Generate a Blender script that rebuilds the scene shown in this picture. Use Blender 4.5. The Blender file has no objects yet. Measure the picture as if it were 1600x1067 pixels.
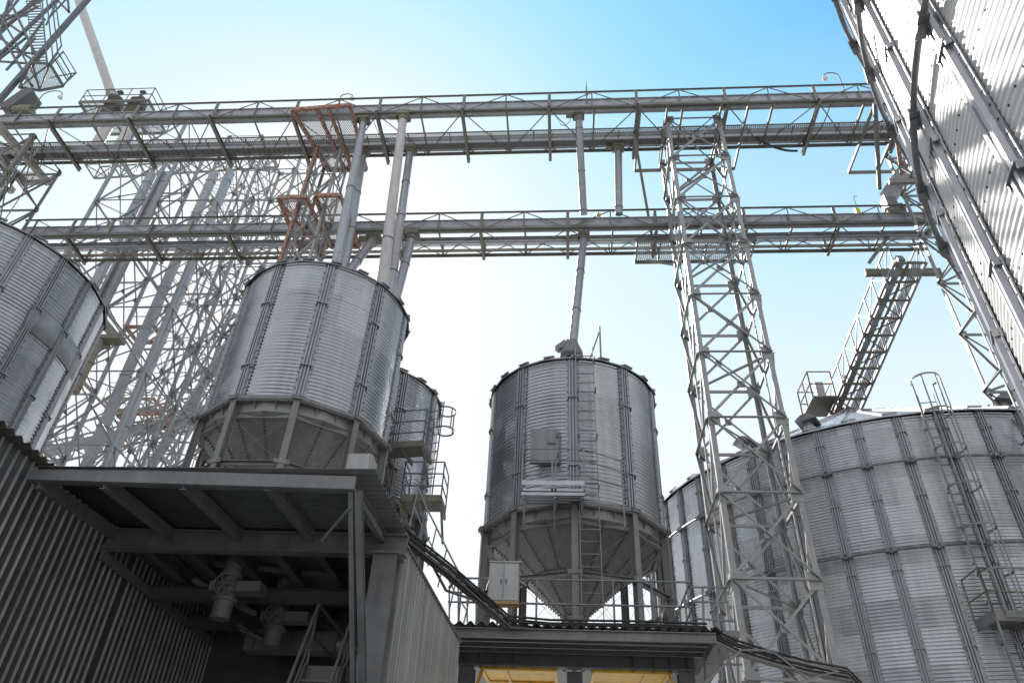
import bpy, math, random
from mathutils import Vector, Matrix
random.seed(7)
PI = math.pi
sc = bpy.context.scene
C = sc.collection
# ------------------------------------------------------------ camera
F = 1143.548; PITCH = math.radians(37.3358); ROLL = math.radians(2.87247); TH = 0.09
EYE = Vector((0, 0, 1.6))
_f = Vector((0, math.cos(PITCH), math.sin(PITCH))); _u = Vector((0, -math.sin(PITCH), math.cos(PITCH))); _r = Vector((1, 0, 0))
M3 = Matrix.Rotation(TH, 3, 'Z')
FW = M3 @ _f
RT = M3 @ (_r*math.cos(ROLL) + _u*math.sin(ROLL))
UP = M3 @ (_u*math.cos(ROLL) - _r*math.sin(ROLL))
cam = bpy.data.cameras.new('camera'); cam.sensor_width = 36; cam.lens = F/1600*36
cam.clip_end = 3000; cam.clip_start = 0.1
co = bpy.data.objects.new('camera', cam); C.objects.link(co)
m4 = Matrix((RT, UP, -FW)).transposed().to_4x4(); m4.translation = EYE
co.matrix_world = m4
sc.camera = co
# ------------------------------------------------------------ sky, sun, exposure
SKY_GAIN = 0.66; SOUTH_FILL = 0.82; SUN_EL = math.radians(41.4); SUN_AZ = math.radians(-23.5)
w = bpy.data.worlds.new('World'); sc.world = w; w.use_nodes = True
nt = w.node_tree
sky = nt.nodes.new('ShaderNodeTexSky'); sky.sky_type = 'NISHITA'; sky.sun_disc = False
sky.sun_elevation = SUN_EL; sky.sun_rotation = SUN_AZ
sky.air_density = 1.0; sky.dust_density = 0.6; sky.ozone_density = 1.0
bg = nt.nodes['Background']; bg.inputs[1].default_value = 0.15
def wn_(kind, **k):
    x = nt.nodes.new(kind)
    for a_, v_ in k.items(): setattr(x, a_, v_)
    return x
# hazy summer sky: the Nishita luminance drives the tone from cyan to white; paler towards the horizon, bright neutral fill added over the unseen south half to lift shaded fronts
tcw = wn_('ShaderNodeTexCoord'); spw = wn_('ShaderNodeSeparateXYZ')
bw = wn_('ShaderNodeRGBToBW'); lr_ = wn_('ShaderNodeMapRange'); lr_.inputs[1].default_value = 0.0; lr_.inputs[2].default_value = 1.2/0.15
rp = wn_('ShaderNodeValToRGB'); rp.color_ramp.interpolation = 'B_SPLINE'
for i_, (p_, c_) in enumerate(((0.20, (0.08, 0.42, 0.87)), (0.27, (0.27, 0.65, 0.98)), (0.36, (0.42, 0.77, 1.0)), (0.45, (0.58, 0.85, 1.0)), (0.66, (0.80, 0.93, 1.0)), (1.0, (1.0, 1.0, 1.0)))):
    e_ = rp.color_ramp.elements[i_] if i_ < 2 else rp.color_ramp.elements.new(p_)
    e_.position = p_; e_.color = (*c_, 1)
s2 = wn_('ShaderNodeVectorMath', operation='SCALE'); s2.inputs['Scale'].default_value = SKY_GAIN/0.15
hz_ = wn_('ShaderNodeMapRange'); hz_.inputs[1].default_value = 0.84; hz_.inputs[2].default_value = 0.45; hz_.inputs[3].default_value = 0.0; hz_.inputs[4].default_value = 0.75
sf_ = wn_('ShaderNodeMapRange'); sf_.inputs[1].default_value = 0.38; sf_.inputs[2].default_value = 0.0
m1 = wn_('ShaderNodeMix', data_type='RGBA'); m1.inputs[7].default_value = (0.95, 0.98, 1.0, 1)
m2 = wn_('ShaderNodeMix', data_type='RGBA'); m2.inputs[7].default_value = (SOUTH_FILL*0.96, SOUTH_FILL, SOUTH_FILL*1.06, 1)
L_ = nt.links.new
L_(tcw.outputs['Generated'], spw.inputs[0]); L_(spw.outputs[2], hz_.inputs[0]); L_(spw.outputs[1], sf_.inputs[0])
L_(sky.outputs[0], bw.inputs[0]); L_(bw.outputs[0], lr_.inputs[0]); L_(lr_.outputs[0], rp.inputs[0])
L_(rp.outputs[0], m1.inputs[6]); L_(hz_.outputs[0], m1.inputs[0])
L_(m1.outputs[2], m2.inputs[6]); L_(sf_.outputs[0], m2.inputs[0]); L_(m2.outputs[2], s2.inputs[0]); L_(s2.outputs[0], bg.inputs[0])
sl = bpy.data.lights.new('sun', 'SUN'); sl.energy = 5.0; sl.angle = math.radians(0.53); sl.color = (1, 0.96, 0.9)
so = bpy.data.objects.new('sun', sl); C.objects.link(so)
sd = Vector((math.sin(SUN_AZ)*math.cos(SUN_EL), math.cos(SUN_AZ)*math.cos(SUN_EL), math.sin(SUN_EL)))
so.rotation_euler = sd.to_track_quat('Z', 'Y').to_euler(); so.location = (0, 0, 60)
sc.cycles.caustics_reflective = False; sc.cycles.caustics_refractive = False
vs = sc.view_settings; vs.view_transform = 'Standard'; vs.look = 'None'; vs.exposure = 0.7; vs.gamma = 1

def at(x, y, X=None, Y=None, Z=None):
    """point of the world seen at photo pixel (x, y), on the plane X=, Y= or Z="""
    d = FW + RT*((x-800)/F) - UP*((y-533.5)/F)
    if X is not None: t = (X-EYE.x)/d.x
    elif Y is not None: t = (Y-EYE.y)/d.y
    else: t = (Z-EYE.z)/d.z
    return EYE + d*t

# ------------------------------------------------------------ materials
def mat(name, col, metal=0.0, rough=0.5, var=0.25, scale=3.0, rust=0.0, streak=0.0, rustcol=(0.19, 0.055, 0.018), bump=0.0, rscale=1.7):
    m = bpy.data.materials.new(name); m.use_nodes = True
    n = m.node_tree.nodes; l = m.node_tree.links; b = n['Principled BSDF']
    tc = n.new('ShaderNodeTexCoord')
    no = n.new('ShaderNodeTexNoise'); no.inputs['Scale'].default_value = scale; no.inputs['Detail'].default_value = 8; no.inputs['Roughness'].default_value = 0.65
    l.new(tc.outputs['Object'], no.inputs['Vector'])
    cr = n.new('ShaderNodeValToRGB'); cr.color_ramp.elements[0].position = 0.3; cr.color_ramp.elements[1].position = 0.7
    c0 = [c*(1-var) for c in col]; c1 = [min(1, c*(1+var)) for c in col]
    cr.color_ramp.elements[0].color = (*c0, 1); cr.color_ramp.elements[1].color = (*c1, 1)
    l.new(no.outputs['Fac'], cr.inputs['Fac'])
    out = cr.outputs['Color']
    if streak > 0:
        mp = n.new('ShaderNodeMapping'); mp.inputs['Scale'].default_value = (9, 9, 0.35)
        l.new(tc.outputs['Object'], mp.inputs['Vector'])
        n2 = n.new('ShaderNodeTexNoise'); n2.inputs['Scale'].default_value = 1.0; n2.inputs['Detail'].default_value = 6
        l.new(mp.outputs[0], n2.inputs['Vector'])
        mr = n.new('ShaderNodeMapRange'); mr.inputs[1].default_value = 0.35; mr.inputs[2].default_value = 0.7
        mr.inputs[3].default_value = 1-streak; mr.inputs[4].default_value = 1+streak*0.4
        l.new(n2.outputs['Fac'], mr.inputs[0])
        mx = n.new('ShaderNodeVectorMath'); mx.operation = 'SCALE'
        l.new(out, mx.inputs[0]); l.new(mr.outputs[0], mx.inputs['Scale']); out = mx.outputs[0]
    if rust > 0:
        n3 = n.new('ShaderNodeTexNoise'); n3.inputs['Scale'].default_value = rscale; n3.inputs['Detail'].default_value = 10; n3.inputs['Roughness'].default_value = 0.7
        l.new(tc.outputs['Object'], n3.inputs['Vector'])
        mr = n.new('ShaderNodeMapRange'); th = 0.72-0.42*rust
        mr.inputs[1].default_value = th-0.03; mr.inputs[2].default_value = th+0.10
        l.new(n3.outputs['Fac'], mr.inputs[0])
        mi = n.new('ShaderNodeMix'); mi.data_type = 'RGBA'
        l.new(mr.outputs[0], mi.inputs[0]); l.new(out, mi.inputs[6]); mi.inputs[7].default_value = (*rustcol, 1); out = mi.outputs[2]
        sm = n.new('ShaderNodeMath'); sm.operation = 'MULTIPLY_ADD'; sm.inputs[1].default_value = -metal; sm.inputs[2].default_value = metal
        l.new(mr.outputs[0], sm.inputs[0]); l.new(sm.outputs[0], b.inputs['Metallic'])
    l.new(out, b.inputs['Base Color'])
    if rust <= 0: b.inputs['Metallic'].default_value = metal
    rr = n.new('ShaderNodeMapRange'); rr.inputs[3].default_value = max(0.05, rough-0.12); rr.inputs[4].default_value = min(1, rough+0.14)
    l.new(no.outputs['Fac'], rr.inputs[0]); l.new(rr.outputs[0], b.inputs['Roughness'])
    if bump > 0:
        bp = n.new('ShaderNodeBump'); bp.inputs['Strength'].default_value = bump; bp.inputs['Distance'].default_value = 0.02
        l.new(no.outputs['Fac'], bp.inputs['Height']); l.new(bp.outputs[0], b.inputs['Normal'])
    return m

def shell_mat(name, n, phase, sheet, col, rough, metal=0.75, stain=0.3, z0=0.0, var=0.20, cloud=0.25, streak=0.55):
    """corrugated galvanised sheets: every sheet its own tone; n sheets round, each sheet metres high"""
    m = bpy.data.materials.new(name); m.use_nodes = True
    N = m.node_tree.nodes; l = m.node_tree.links; b = N['Principled BSDF']
    def math_(op, a, b_=None, c=None):
        x = N.new('ShaderNodeMath'); x.operation = op
        for i, v in enumerate((a, b_, c)):
            if v is None: continue
            if isinstance(v, (int, float)): x.inputs[i].default_value = v
            else: l.new(v, x.inputs[i])
        return x.outputs[0]
    tc = N.new('ShaderNodeTexCoord'); sp = N.new('ShaderNodeSeparateXYZ'); l.new(tc.outputs['Object'], sp.inputs[0])
    ang = math_('ARCTAN2', sp.outputs[1], sp.outputs[0])
    row = math_('FLOOR', math_('DIVIDE', math_('SUBTRACT', sp.outputs[2], z0), sheet))
    odd = math_('MULTIPLY', math_('MODULO', row, 2.0), 0.5)
    colu = math_('FLOOR', math_('ADD', math_('MULTIPLY', math_('SUBTRACT', ang, phase), n/(2*PI)), odd))
    cb = N.new('ShaderNodeCombineXYZ'); l.new(colu, cb.inputs[0]); l.new(row, cb.inputs[1])
    wn = N.new('ShaderNodeTexWhiteNoise'); wn.noise_dimensions = '2D'; l.new(cb.outputs[0], wn.inputs['Vector'])
    mp = N.new('ShaderNodeMapping'); mp.inputs['Scale'].default_value = (1, 1, 1.6); l.new(tc.outputs['Object'], mp.inputs[0])
    n1 = N.new('ShaderNodeTexNoise'); n1.inputs['Scale'].default_value = 1.6; n1.inputs['Detail'].default_value = 9; n1.inputs['Roughness'].default_value = 0.7
    l.new(mp.outputs[0], n1.inputs['Vector'])
    # oxide blotches, offset by the sheet so that they stop at its edges
    va = N.new('ShaderNodeVectorMath'); va.operation = 'MULTIPLY_ADD'; l.new(wn.outputs['Color'], va.inputs[0]); va.inputs[1].default_value = (9, 9, 9); l.new(tc.outputs['Object'], va.inputs[2])
    n2 = N.new('ShaderNodeTexNoise'); n2.inputs['Scale'].default_value = 1.1; n2.inputs['Detail'].default_value = 7; n2.inputs['Roughness'].default_value = 0.6
    l.new(va.outputs[0], n2.inputs['Vector'])
    bl = N.new('ShaderNodeMapRange'); bl.inputs[1].default_value = 0.56; bl.inputs[2].default_value = 0.6; l.new(n2.outputs['Fac'], bl.inputs[0])
    n3 = N.new('ShaderNodeTexNoise'); n3.inputs['Scale'].default_value = 60; n3.inputs['Detail'].default_value = 2; l.new(tc.outputs['Object'], n3.inputs['Vector'])
    v = math_('ADD', 0.72, math_('MULTIPLY', wn.outputs['Value'], var))
    v = math_('ADD', v, math_('MULTIPLY', math_('SUBTRACT', n1.outputs['Fac'], 0.5), cloud))
    v = math_('ADD', v, math_('MULTIPLY', bl.outputs[0], stain))
    v = math_('ADD', v, math_('MULTIPLY', math_('SUBTRACT', n3.outputs['Fac'], 0.5), 0.25))
    mp4 = N.new('ShaderNodeMapping'); mp4.inputs['Scale'].default_value = (5, 5, 0.22); l.new(tc.outputs['Object'], mp4.inputs[0])
    n4 = N.new('ShaderNodeTexNoise'); n4.inputs['Scale'].default_value = 1.0; n4.inputs['Detail'].default_value = 7; n4.inputs['Roughness'].default_value = 0.7; l.new(mp4.outputs[0], n4.inputs['Vector'])
    v = math_('ADD', v, math_('MULTIPLY', math_('SUBTRACT', n4.outputs['Fac'], 0.5), streak))
    sc_ = N.new('ShaderNodeVectorMath'); sc_.operation = 'SCALE'; sc_.inputs[0].default_value = col; l.new(v, sc_.inputs['Scale'])
    l.new(sc_.outputs[0], b.inputs['Base Color'])
    r = math_('ADD', rough-0.1, math_('MULTIPLY', wn.outputs['Value'], 0.1))
    r = math_('ADD', r, math_('MULTIPLY', n1.outputs['Fac'], 0.16))
    r = math_('ADD', r, math_('MULTIPLY', bl.outputs[0], 0.15))
    l.new(r, b.inputs['Roughness'])
    l.new(math_('SUBTRACT', metal, math_('MULTIPLY', bl.outputs[0], 0.3)), b.inputs['Metallic'])
    return m

GALV = mat('galvanised', (0.40, 0.41, 0.43), 0.75, 0.40, 0.15, 5)
STIFF = mat('stiffener_zinc', (0.30, 0.31, 0.33), 0.6, 0.42, 0.15, 5)
GALVD = mat('galvanised_dull', (0.23, 0.235, 0.245), 0.5, 0.48, 0.2, 4, streak=0.2)
LATT = mat('lattice_zinc', (0.31, 0.315, 0.32), 0.35, 0.5, 0.18, 6, rust=0.06)
LATTD = mat('lattice_weathered', (0.20, 0.20, 0.18), 0.3, 0.6, 0.25, 6, rust=0.22, rustcol=(0.12, 0.075, 0.035))
RUST = mat('rusty_paint', (0.42, 0.36, 0.33), 0.1, 0.75, 0.3, 9, rust=0.62, rustcol=(0.30, 0.085, 0.03), rscale=9)
MOSS = mat('mossy_grey', (0.20, 0.20, 0.16), 0.1, 0.7, 0.3, 6, rust=0.25, rustcol=(0.10, 0.085, 0.03))
CASE = mat('conveyor_casing', (0.36, 0.375, 0.40), 0.5, 0.42, 0.15, 4, rust=0.05)
HOPP = mat('hopper_plate', (0.27, 0.27, 0.268), 0.45, 0.5, 0.16, 1.3, streak=0.15)
FRAME = mat('painted_frame', (0.21, 0.21, 0.21), 0.1, 0.55, 0.22, 3, rust=0.06, streak=0.08)
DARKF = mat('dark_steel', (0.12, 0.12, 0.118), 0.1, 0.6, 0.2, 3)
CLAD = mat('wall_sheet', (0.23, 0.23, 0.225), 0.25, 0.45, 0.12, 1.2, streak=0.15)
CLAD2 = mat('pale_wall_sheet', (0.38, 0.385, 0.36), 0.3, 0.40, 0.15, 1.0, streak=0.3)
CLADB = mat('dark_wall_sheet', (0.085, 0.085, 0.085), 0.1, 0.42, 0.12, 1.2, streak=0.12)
ROOFS = mat('roof_sheet', (0.085, 0.085, 0.065), 0.0, 0.85, 0.35, 5, bump=0.4)
ROOFU = mat('roof_underside', (0.13, 0.13, 0.13), 0.1, 0.6, 0.2, 5)
YELL = mat('yellow_paint', (0.72, 0.42, 0.03), 0.0, 0.5, 0.35, 3, rust=0.2, rustcol=(0.45, 0.17, 0.02), rscale=5)
YSIGN = mat('yellow_box_paint', (0.75, 0.62, 0.04), 0.0, 0.45, 0.1, 4)
PIPEM = mat('spout_zinc', (0.36, 0.375, 0.40), 0.5, 0.40, 0.12, 5, streak=0.12)
PIPEW = mat('spout_primer', (0.55, 0.53, 0.53), 0.1, 0.5, 0.1, 4, streak=0.12)
BOXM = mat('cabinet_grey', (0.40, 0.41, 0.40), 0.0, 0.5, 0.1, 5, streak=0.12)
CABL = mat('black_cable', (0.025, 0.025, 0.025), 0.0, 0.6, 0.2, 5)
RED = mat('red_oxide', (0.26, 0.05, 0.025), 0.0, 0.65, 0.25, 5)
WHITE = mat('white_lamp', (0.75, 0.75, 0.72), 0.0, 0.4, 0.05, 5)
CONC = mat('concrete_ground', (0.32, 0.32, 0.315), 0.0, 0.85, 0.2, 0.5)
TIMB = mat('raw_timber', (0.42, 0.27, 0.12), 0.0, 0.8, 0.2, 6)
BOLT = mat('bolt_head', (0.05, 0.05, 0.05), 0.3, 0.6, 0.1, 6)
def mesh_mat():
    m = mat('expanded_mesh', (0.40, 0.41, 0.43), 0.3, 0.5, 0.1, 6)
    n = m.node_tree.nodes; l = m.node_tree.links; b = n['Principled BSDF']
    tc = n.new('ShaderNodeTexCoord')
    outs = []
    for rx in (0.5, -0.5):
        mp = n.new('ShaderNodeMapping'); mp.inputs['Rotation'].default_value = (rx, rx, rx); l.new(tc.outputs['Object'], mp.inputs[0])
        wv = n.new('ShaderNodeTexWave'); wv.inputs['Scale'].default_value = 5.2; l.new(mp.outputs[0], wv.inputs[0]); outs.append(wv.outputs['Fac'])
    mx = n.new('ShaderNodeMath'); mx.operation = 'MAXIMUM'; l.new(outs[0], mx.inputs[0]); l.new(outs[1], mx.inputs[1])
    gt = n.new('ShaderNodeMath'); gt.operation = 'GREATER_THAN'; gt.inputs[1].default_value = 0.72; l.new(mx.outputs[0], gt.inputs[0])
    l.new(gt.outputs[0], b.inputs['Alpha'])
    return m
GRAT = mesh_mat()

# ------------------------------------------------------------ mesh builder
class MB:
    def __init__(s): s.v = []; s.f = []; s.s = []; s.m = []; s.mi = 0; s.m2 = None
    def add(s, vs, fs, sm=False):
        o = len(s.v); s.v += [tuple(v) for v in vs]; s.f += [tuple(i+o for i in f) for f in fs]; s.s += [sm]*len(fs); s.m += [s.mi]*len(fs)
    def box(s, c, d, rz=0.0):
        c = Vector(c); a, b, h = [k/2 for k in d]; R = Matrix.Rotation(rz, 3, 'Z')
        vs = [c + R @ Vector((x*a, y*b, z*h)) for z in (-1, 1) for x, y in ((-1, -1), (1, -1), (1, 1), (-1, 1))]
        s.add(vs, [(0, 3, 2, 1), (4, 5, 6, 7), (0, 1, 5, 4), (1, 2, 6, 5), (2, 3, 7, 6), (3, 0, 4, 7)]); return s
    def ext(s, prof, p, q, up=(0, 0, 1), sm=False, cap=True, closed=True):
        """extrude the 2-D profile (side, up) from p to q"""
        p = Vector(p); q = Vector(q); d = (q-p)
        if d.length < 1e-6: return s
        d.normalize(); up = Vector(up)
        if abs(d.dot(up)) > 0.995: up = Vector((0, 1, 0)) if abs(d.y) < 0.9 else Vector((1, 0, 0))
        sd_ = d.cross(up).normalized(); u = sd_.cross(d)
        n = len(prof)
        vs = [e + sd_*a + u*b for e in (p, q) for a, b in prof]
        k = n if closed else n-1
        fs = [(i, (i+1) % n, n+(i+1) % n, n+i) for i in range(k)]
        s.add(vs, fs, sm)
        if cap and closed: s.add(vs, [tuple(range(n-1, -1, -1)), tuple(range(n, 2*n))])
        return s
    def beam(s, p, q, w, h=None, up=(0, 0, 1)):
        h = h or w; return s.ext([(-w/2, -h/2), (w/2, -h/2), (w/2, h/2), (-w/2, h/2)], p, q, up)
    def ang(s, p, q, w, up=(0, 0, 1), t=None, fx=1, fy=1):
        t = t or w*0.13
        pr = [(0, 0), (w*fx, 0), (w*fx, t*fy), (t*fx, t*fy), (t*fx, w*fy), (0, w*fy)]
        if fx*fy < 0: pr = pr[::-1]
        return s.ext(pr, p, q, up)
    def ibeam(s, p, q, w, h, up=(0, 0, 1), t=0.012):
        a = w/2; b = h/2; c = t/2
        return s.ext([(-a, -b), (a, -b), (a, -b+t), (c, -b+t), (c, b-t), (a, b-t), (a, b), (-a, b), (-a, b-t), (-c, b-t), (-c, -b+t), (-a, -b+t)], p, q, up)
    def chan(s, p, q, w, h, up=(0, 0, 1), t=0.012):
        """channel: web at side 0, flanges towards +side"""
        return s.ext([(0, -h/2), (w, -h/2), (w, -h/2+t), (t, -h/2+t), (t, h/2-t), (w, h/2-t), (w, h/2), (0, h/2)], p, q, up)
    def tube(s, p, q, r, n=8, r2=None, cap=True):
        p = Vector(p); q = Vector(q); d = (q-p).normalized(); r2 = r if r2 is None else r2
        a = d.orthogonal().normalized(); b = d.cross(a)
        vs = [e + (a*math.cos(2*PI*i/n)+b*math.sin(2*PI*i/n))*rr for e, rr in ((p, r), (q, r2)) for i in range(n)]
        s.add(vs, [(i, (i+1) % n, n+(i+1) % n, n+i) for i in range(n)], True)
        if cap: s.add(vs, [tuple(range(n-1, -1, -1)), tuple(range(n, 2*n))])
        return s
    def path(s, pts, r, n=6):
        pts = [Vector(p) for p in pts]
        up = None; rings = []
        for i, p in enumerate(pts):
            d = (pts[min(i+1, len(pts)-1)]-pts[max(i-1, 0)]).normalized()
            a = d.orthogonal().normalized() if up is None else (up - d*up.dot(d)).normalized()
            up = a; b = d.cross(a)
            rings.append([p+(a*math.cos(2*PI*k/n)+b*math.sin(2*PI*k/n))*r for k in range(n)])
        vs = [v for rg in rings for v in rg]
        fs = [(j*n+i, j*n+(i+1) % n, (j+1)*n+(i+1) % n, (j+1)*n+i) for j in range(len(pts)-1) for i in range(n)]
        s.add(vs, fs, True); s.add(vs, [tuple(range(n-1, -1, -1)), tuple(range((len(pts)-1)*n, len(pts)*n))])
        return s
    def lathe(s, prof, c=(0, 0, 0), n=48, a0=0.0, a1=2*PI, sm=True):
        c = Vector(c); full = abs(a1-a0-2*PI) < 1e-6; cols = n if full else n+1
        vs = []
        for r, z in prof:
            for i in range(cols):
                a = a0+(a1-a0)*i/n; vs.append((c.x+r*math.cos(a), c.y+r*math.sin(a), c.z+z))
        fs = []
        for j in range(len(prof)-1):
            for i in range(n):
                k = (i+1) % cols; fs.append((j*cols+i, j*cols+k, (j+1)*cols+k, (j+1)*cols+i))
        s.add(vs, fs, sm); return s
    def quad(s, *ps): s.add(ps, [tuple(range(len(ps)))]); return s
    def prism(s, poly, h):
        """thick plate: polygon (3-D points) pushed along vector h"""
        h = Vector(h); n = len(poly); vs = [Vector(p) for p in poly]+[Vector(p)+h for p in poly]
        s.add(vs, [tuple(range(n-1, -1, -1)), tuple(range(n, 2*n))]+[(i, (i+1) % n, n+(i+1) % n, n+i) for i in range(n)]); return s
    def build(s, name, m, parent=None, loc=None, rz=0.0):
        """one mesh object; vertices are given in world space unless the parent/loc is passed as origin"""
        me = bpy.data.meshes.new(name)
        org = Vector(loc) if loc is not None else Vector((0, 0, 0))
        if parent is not None and loc is None: org = Vector(parent.get('_o', (0, 0, 0)))
        if parent is None and loc is None and s.v:
            xs = [v[0] for v in s.v]; ys = [v[1] for v in s.v]; zs = [v[2] for v in s.v]
            org = Vector(((min(xs)+max(xs))/2, (min(ys)+max(ys))/2, min(zs)))
        me.from_pydata([(v[0]-org.x, v[1]-org.y, v[2]-org.z) for v in s.v], [], s.f)
        me.polygons.foreach_set('use_smooth', s.s); me.materials.append(m)
        if s.m2: me.materials.append(s.m2); me.polygons.foreach_set('material_index', s.m)
        me.update()
        o = bpy.data.objects.new(name, me); C.objects.link(o)
        if parent is not None: o.parent = parent; o['_o'] = tuple(org)
        else: o.location = org
        return o

def tag(o, label=None, cat=None, group=None, kind=None):
    if label: o['label'] = label
    if cat: o['category'] = cat
    if group: o['group'] = group
    if kind: o['kind'] = kind
    return o
def thing(name, label, cat, loc, group=None):
    o = bpy.data.objects.new(name, None); o.empty_display_size = 0.3; C.objects.link(o); o.location = loc
    o['_o'] = tuple(loc); return tag(o, label, cat, group)
def local(name, mb, m, parent, rz=0.0, pos=(0, 0, 0)):
    """mesh given in the parent's local space, turned about its z axis"""
    o = mb.build(name, m, loc=(0, 0, 0)); o.location = pos; o.rotation_euler.z = rz; o.parent = parent; return o
def copyrot(src, parent, rz):
    o = src.copy(); C.objects.link(o); o.parent = parent; o.rotation_euler.z = rz; return o

# ------------------------------------------------------------ ground
g = MB(); g.quad((-1500, -1500, 0), (1500, -1500, 0), (1500, 1500, 0), (-1500, 1500, 0))
tag(g.build('ground', CONC), kind='structure')

# ------------------------------------------------------------ silos
def corr(R, z0, z1, pitch, amp, per, sheet, lap=0.004):
    prof = []; nst = int(round((z1-z0)/pitch*per))
    for i in range(nst+1):
        z = z0+(z1-z0)*i/nst; k = (z-z0)/sheet; fr = k-math.floor(k)
        prof.append((R+amp*math.cos(2*PI*z/pitch)-lap*fr, z))
    return prof
def stiffener_mb(R, z0, z1, w, ridges, d=0.045, joints=2.2, out=0.0):
    """vertical rib on the sheet wall at angle 0 (local +x)"""
    x0 = R+0.004; half = w/2; pr = []
    def P(y, x): pr.append((y, x))
    P(-half, 0); P(-half, 0.02)
    fl = w*0.16; iw = w-2*fl; st = iw/ridges
    P(-half+fl*0.9, 0.02)
    for i in range(ridges):
        a = -half+fl+st*i
        P(a+st*0.12, 0.02+d); P(a+st*0.62, 0.02+d); P(a+st*0.78, 0.022)
        if i < ridges-1: P(a+st*0.98, 0.022)
    P(half, 0.02); P(half, 0)
    vs = [(x0+x+out, y, z) for z in (z0, z1) for y, x in pr]; n = len(pr)
    m = MB(); m.m2 = BOLT; m.add(vs, [(i, (i+1) % n, n+(i+1) % n, n+i) for i in range(n)]); m.add(vs, [tuple(range(n-1, -1, -1)), tuple(range(n, 2*n))])
    z = z0+joints*0.5
    while z < z1-0.3:                                           # splice plates
        m.box((x0+0.03+d*0.5, 0, z), (d+0.05, w*0.92, 0.022)); m.box((x0+0.02+d*0.5, -w*.43, z-0.04), (d+0.04, 0.02, 0.10)); m.box((x0+0.02+d*0.5, w*.43, z-0.04), (d+0.04, 0.02, 0.10)); z += joints
    z = z0+0.12; m.mi = 1
    while z < z1:                                               # bolts
        for y in (-half+fl*0.45, half-fl*0.45): m.box((x0+0.03, y, z), (0.02, 0.022, 0.022))
        z += 0.22
    return m
def roof_mb(R, z, rise, rtop, n, over=0.12, ribs=True):
    m = MB(); m.lathe([(R+over, z-0.05), (R+over, z), (rtop, z+rise), (rtop*0.98, z+rise+0.12), (0.02, z+rise+0.16)], n=n*2, sm=False)
    if ribs:
        for i in range(n*2):
            a = 2*PI*i/(n*2); c, s_ = math.cos(a), math.sin(a)
            m.beam(((R+over+0.03)*c, (R+over+0.03)*s_, z+0.02), (rtop*c, rtop*s_, z+rise+0.03), 0.05, 0.06)
            b = a+PI/(n*2)*0.7; r2 = R+over-0.03
            m.beam((r2*math.cos(a)*1.004, r2*math.sin(a)*1.004, z+0.05), (r2*math.cos(b)*1.004, r2*math.sin(b)*1.004, z+0.05), 0.06, 0.045)
    return m
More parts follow.
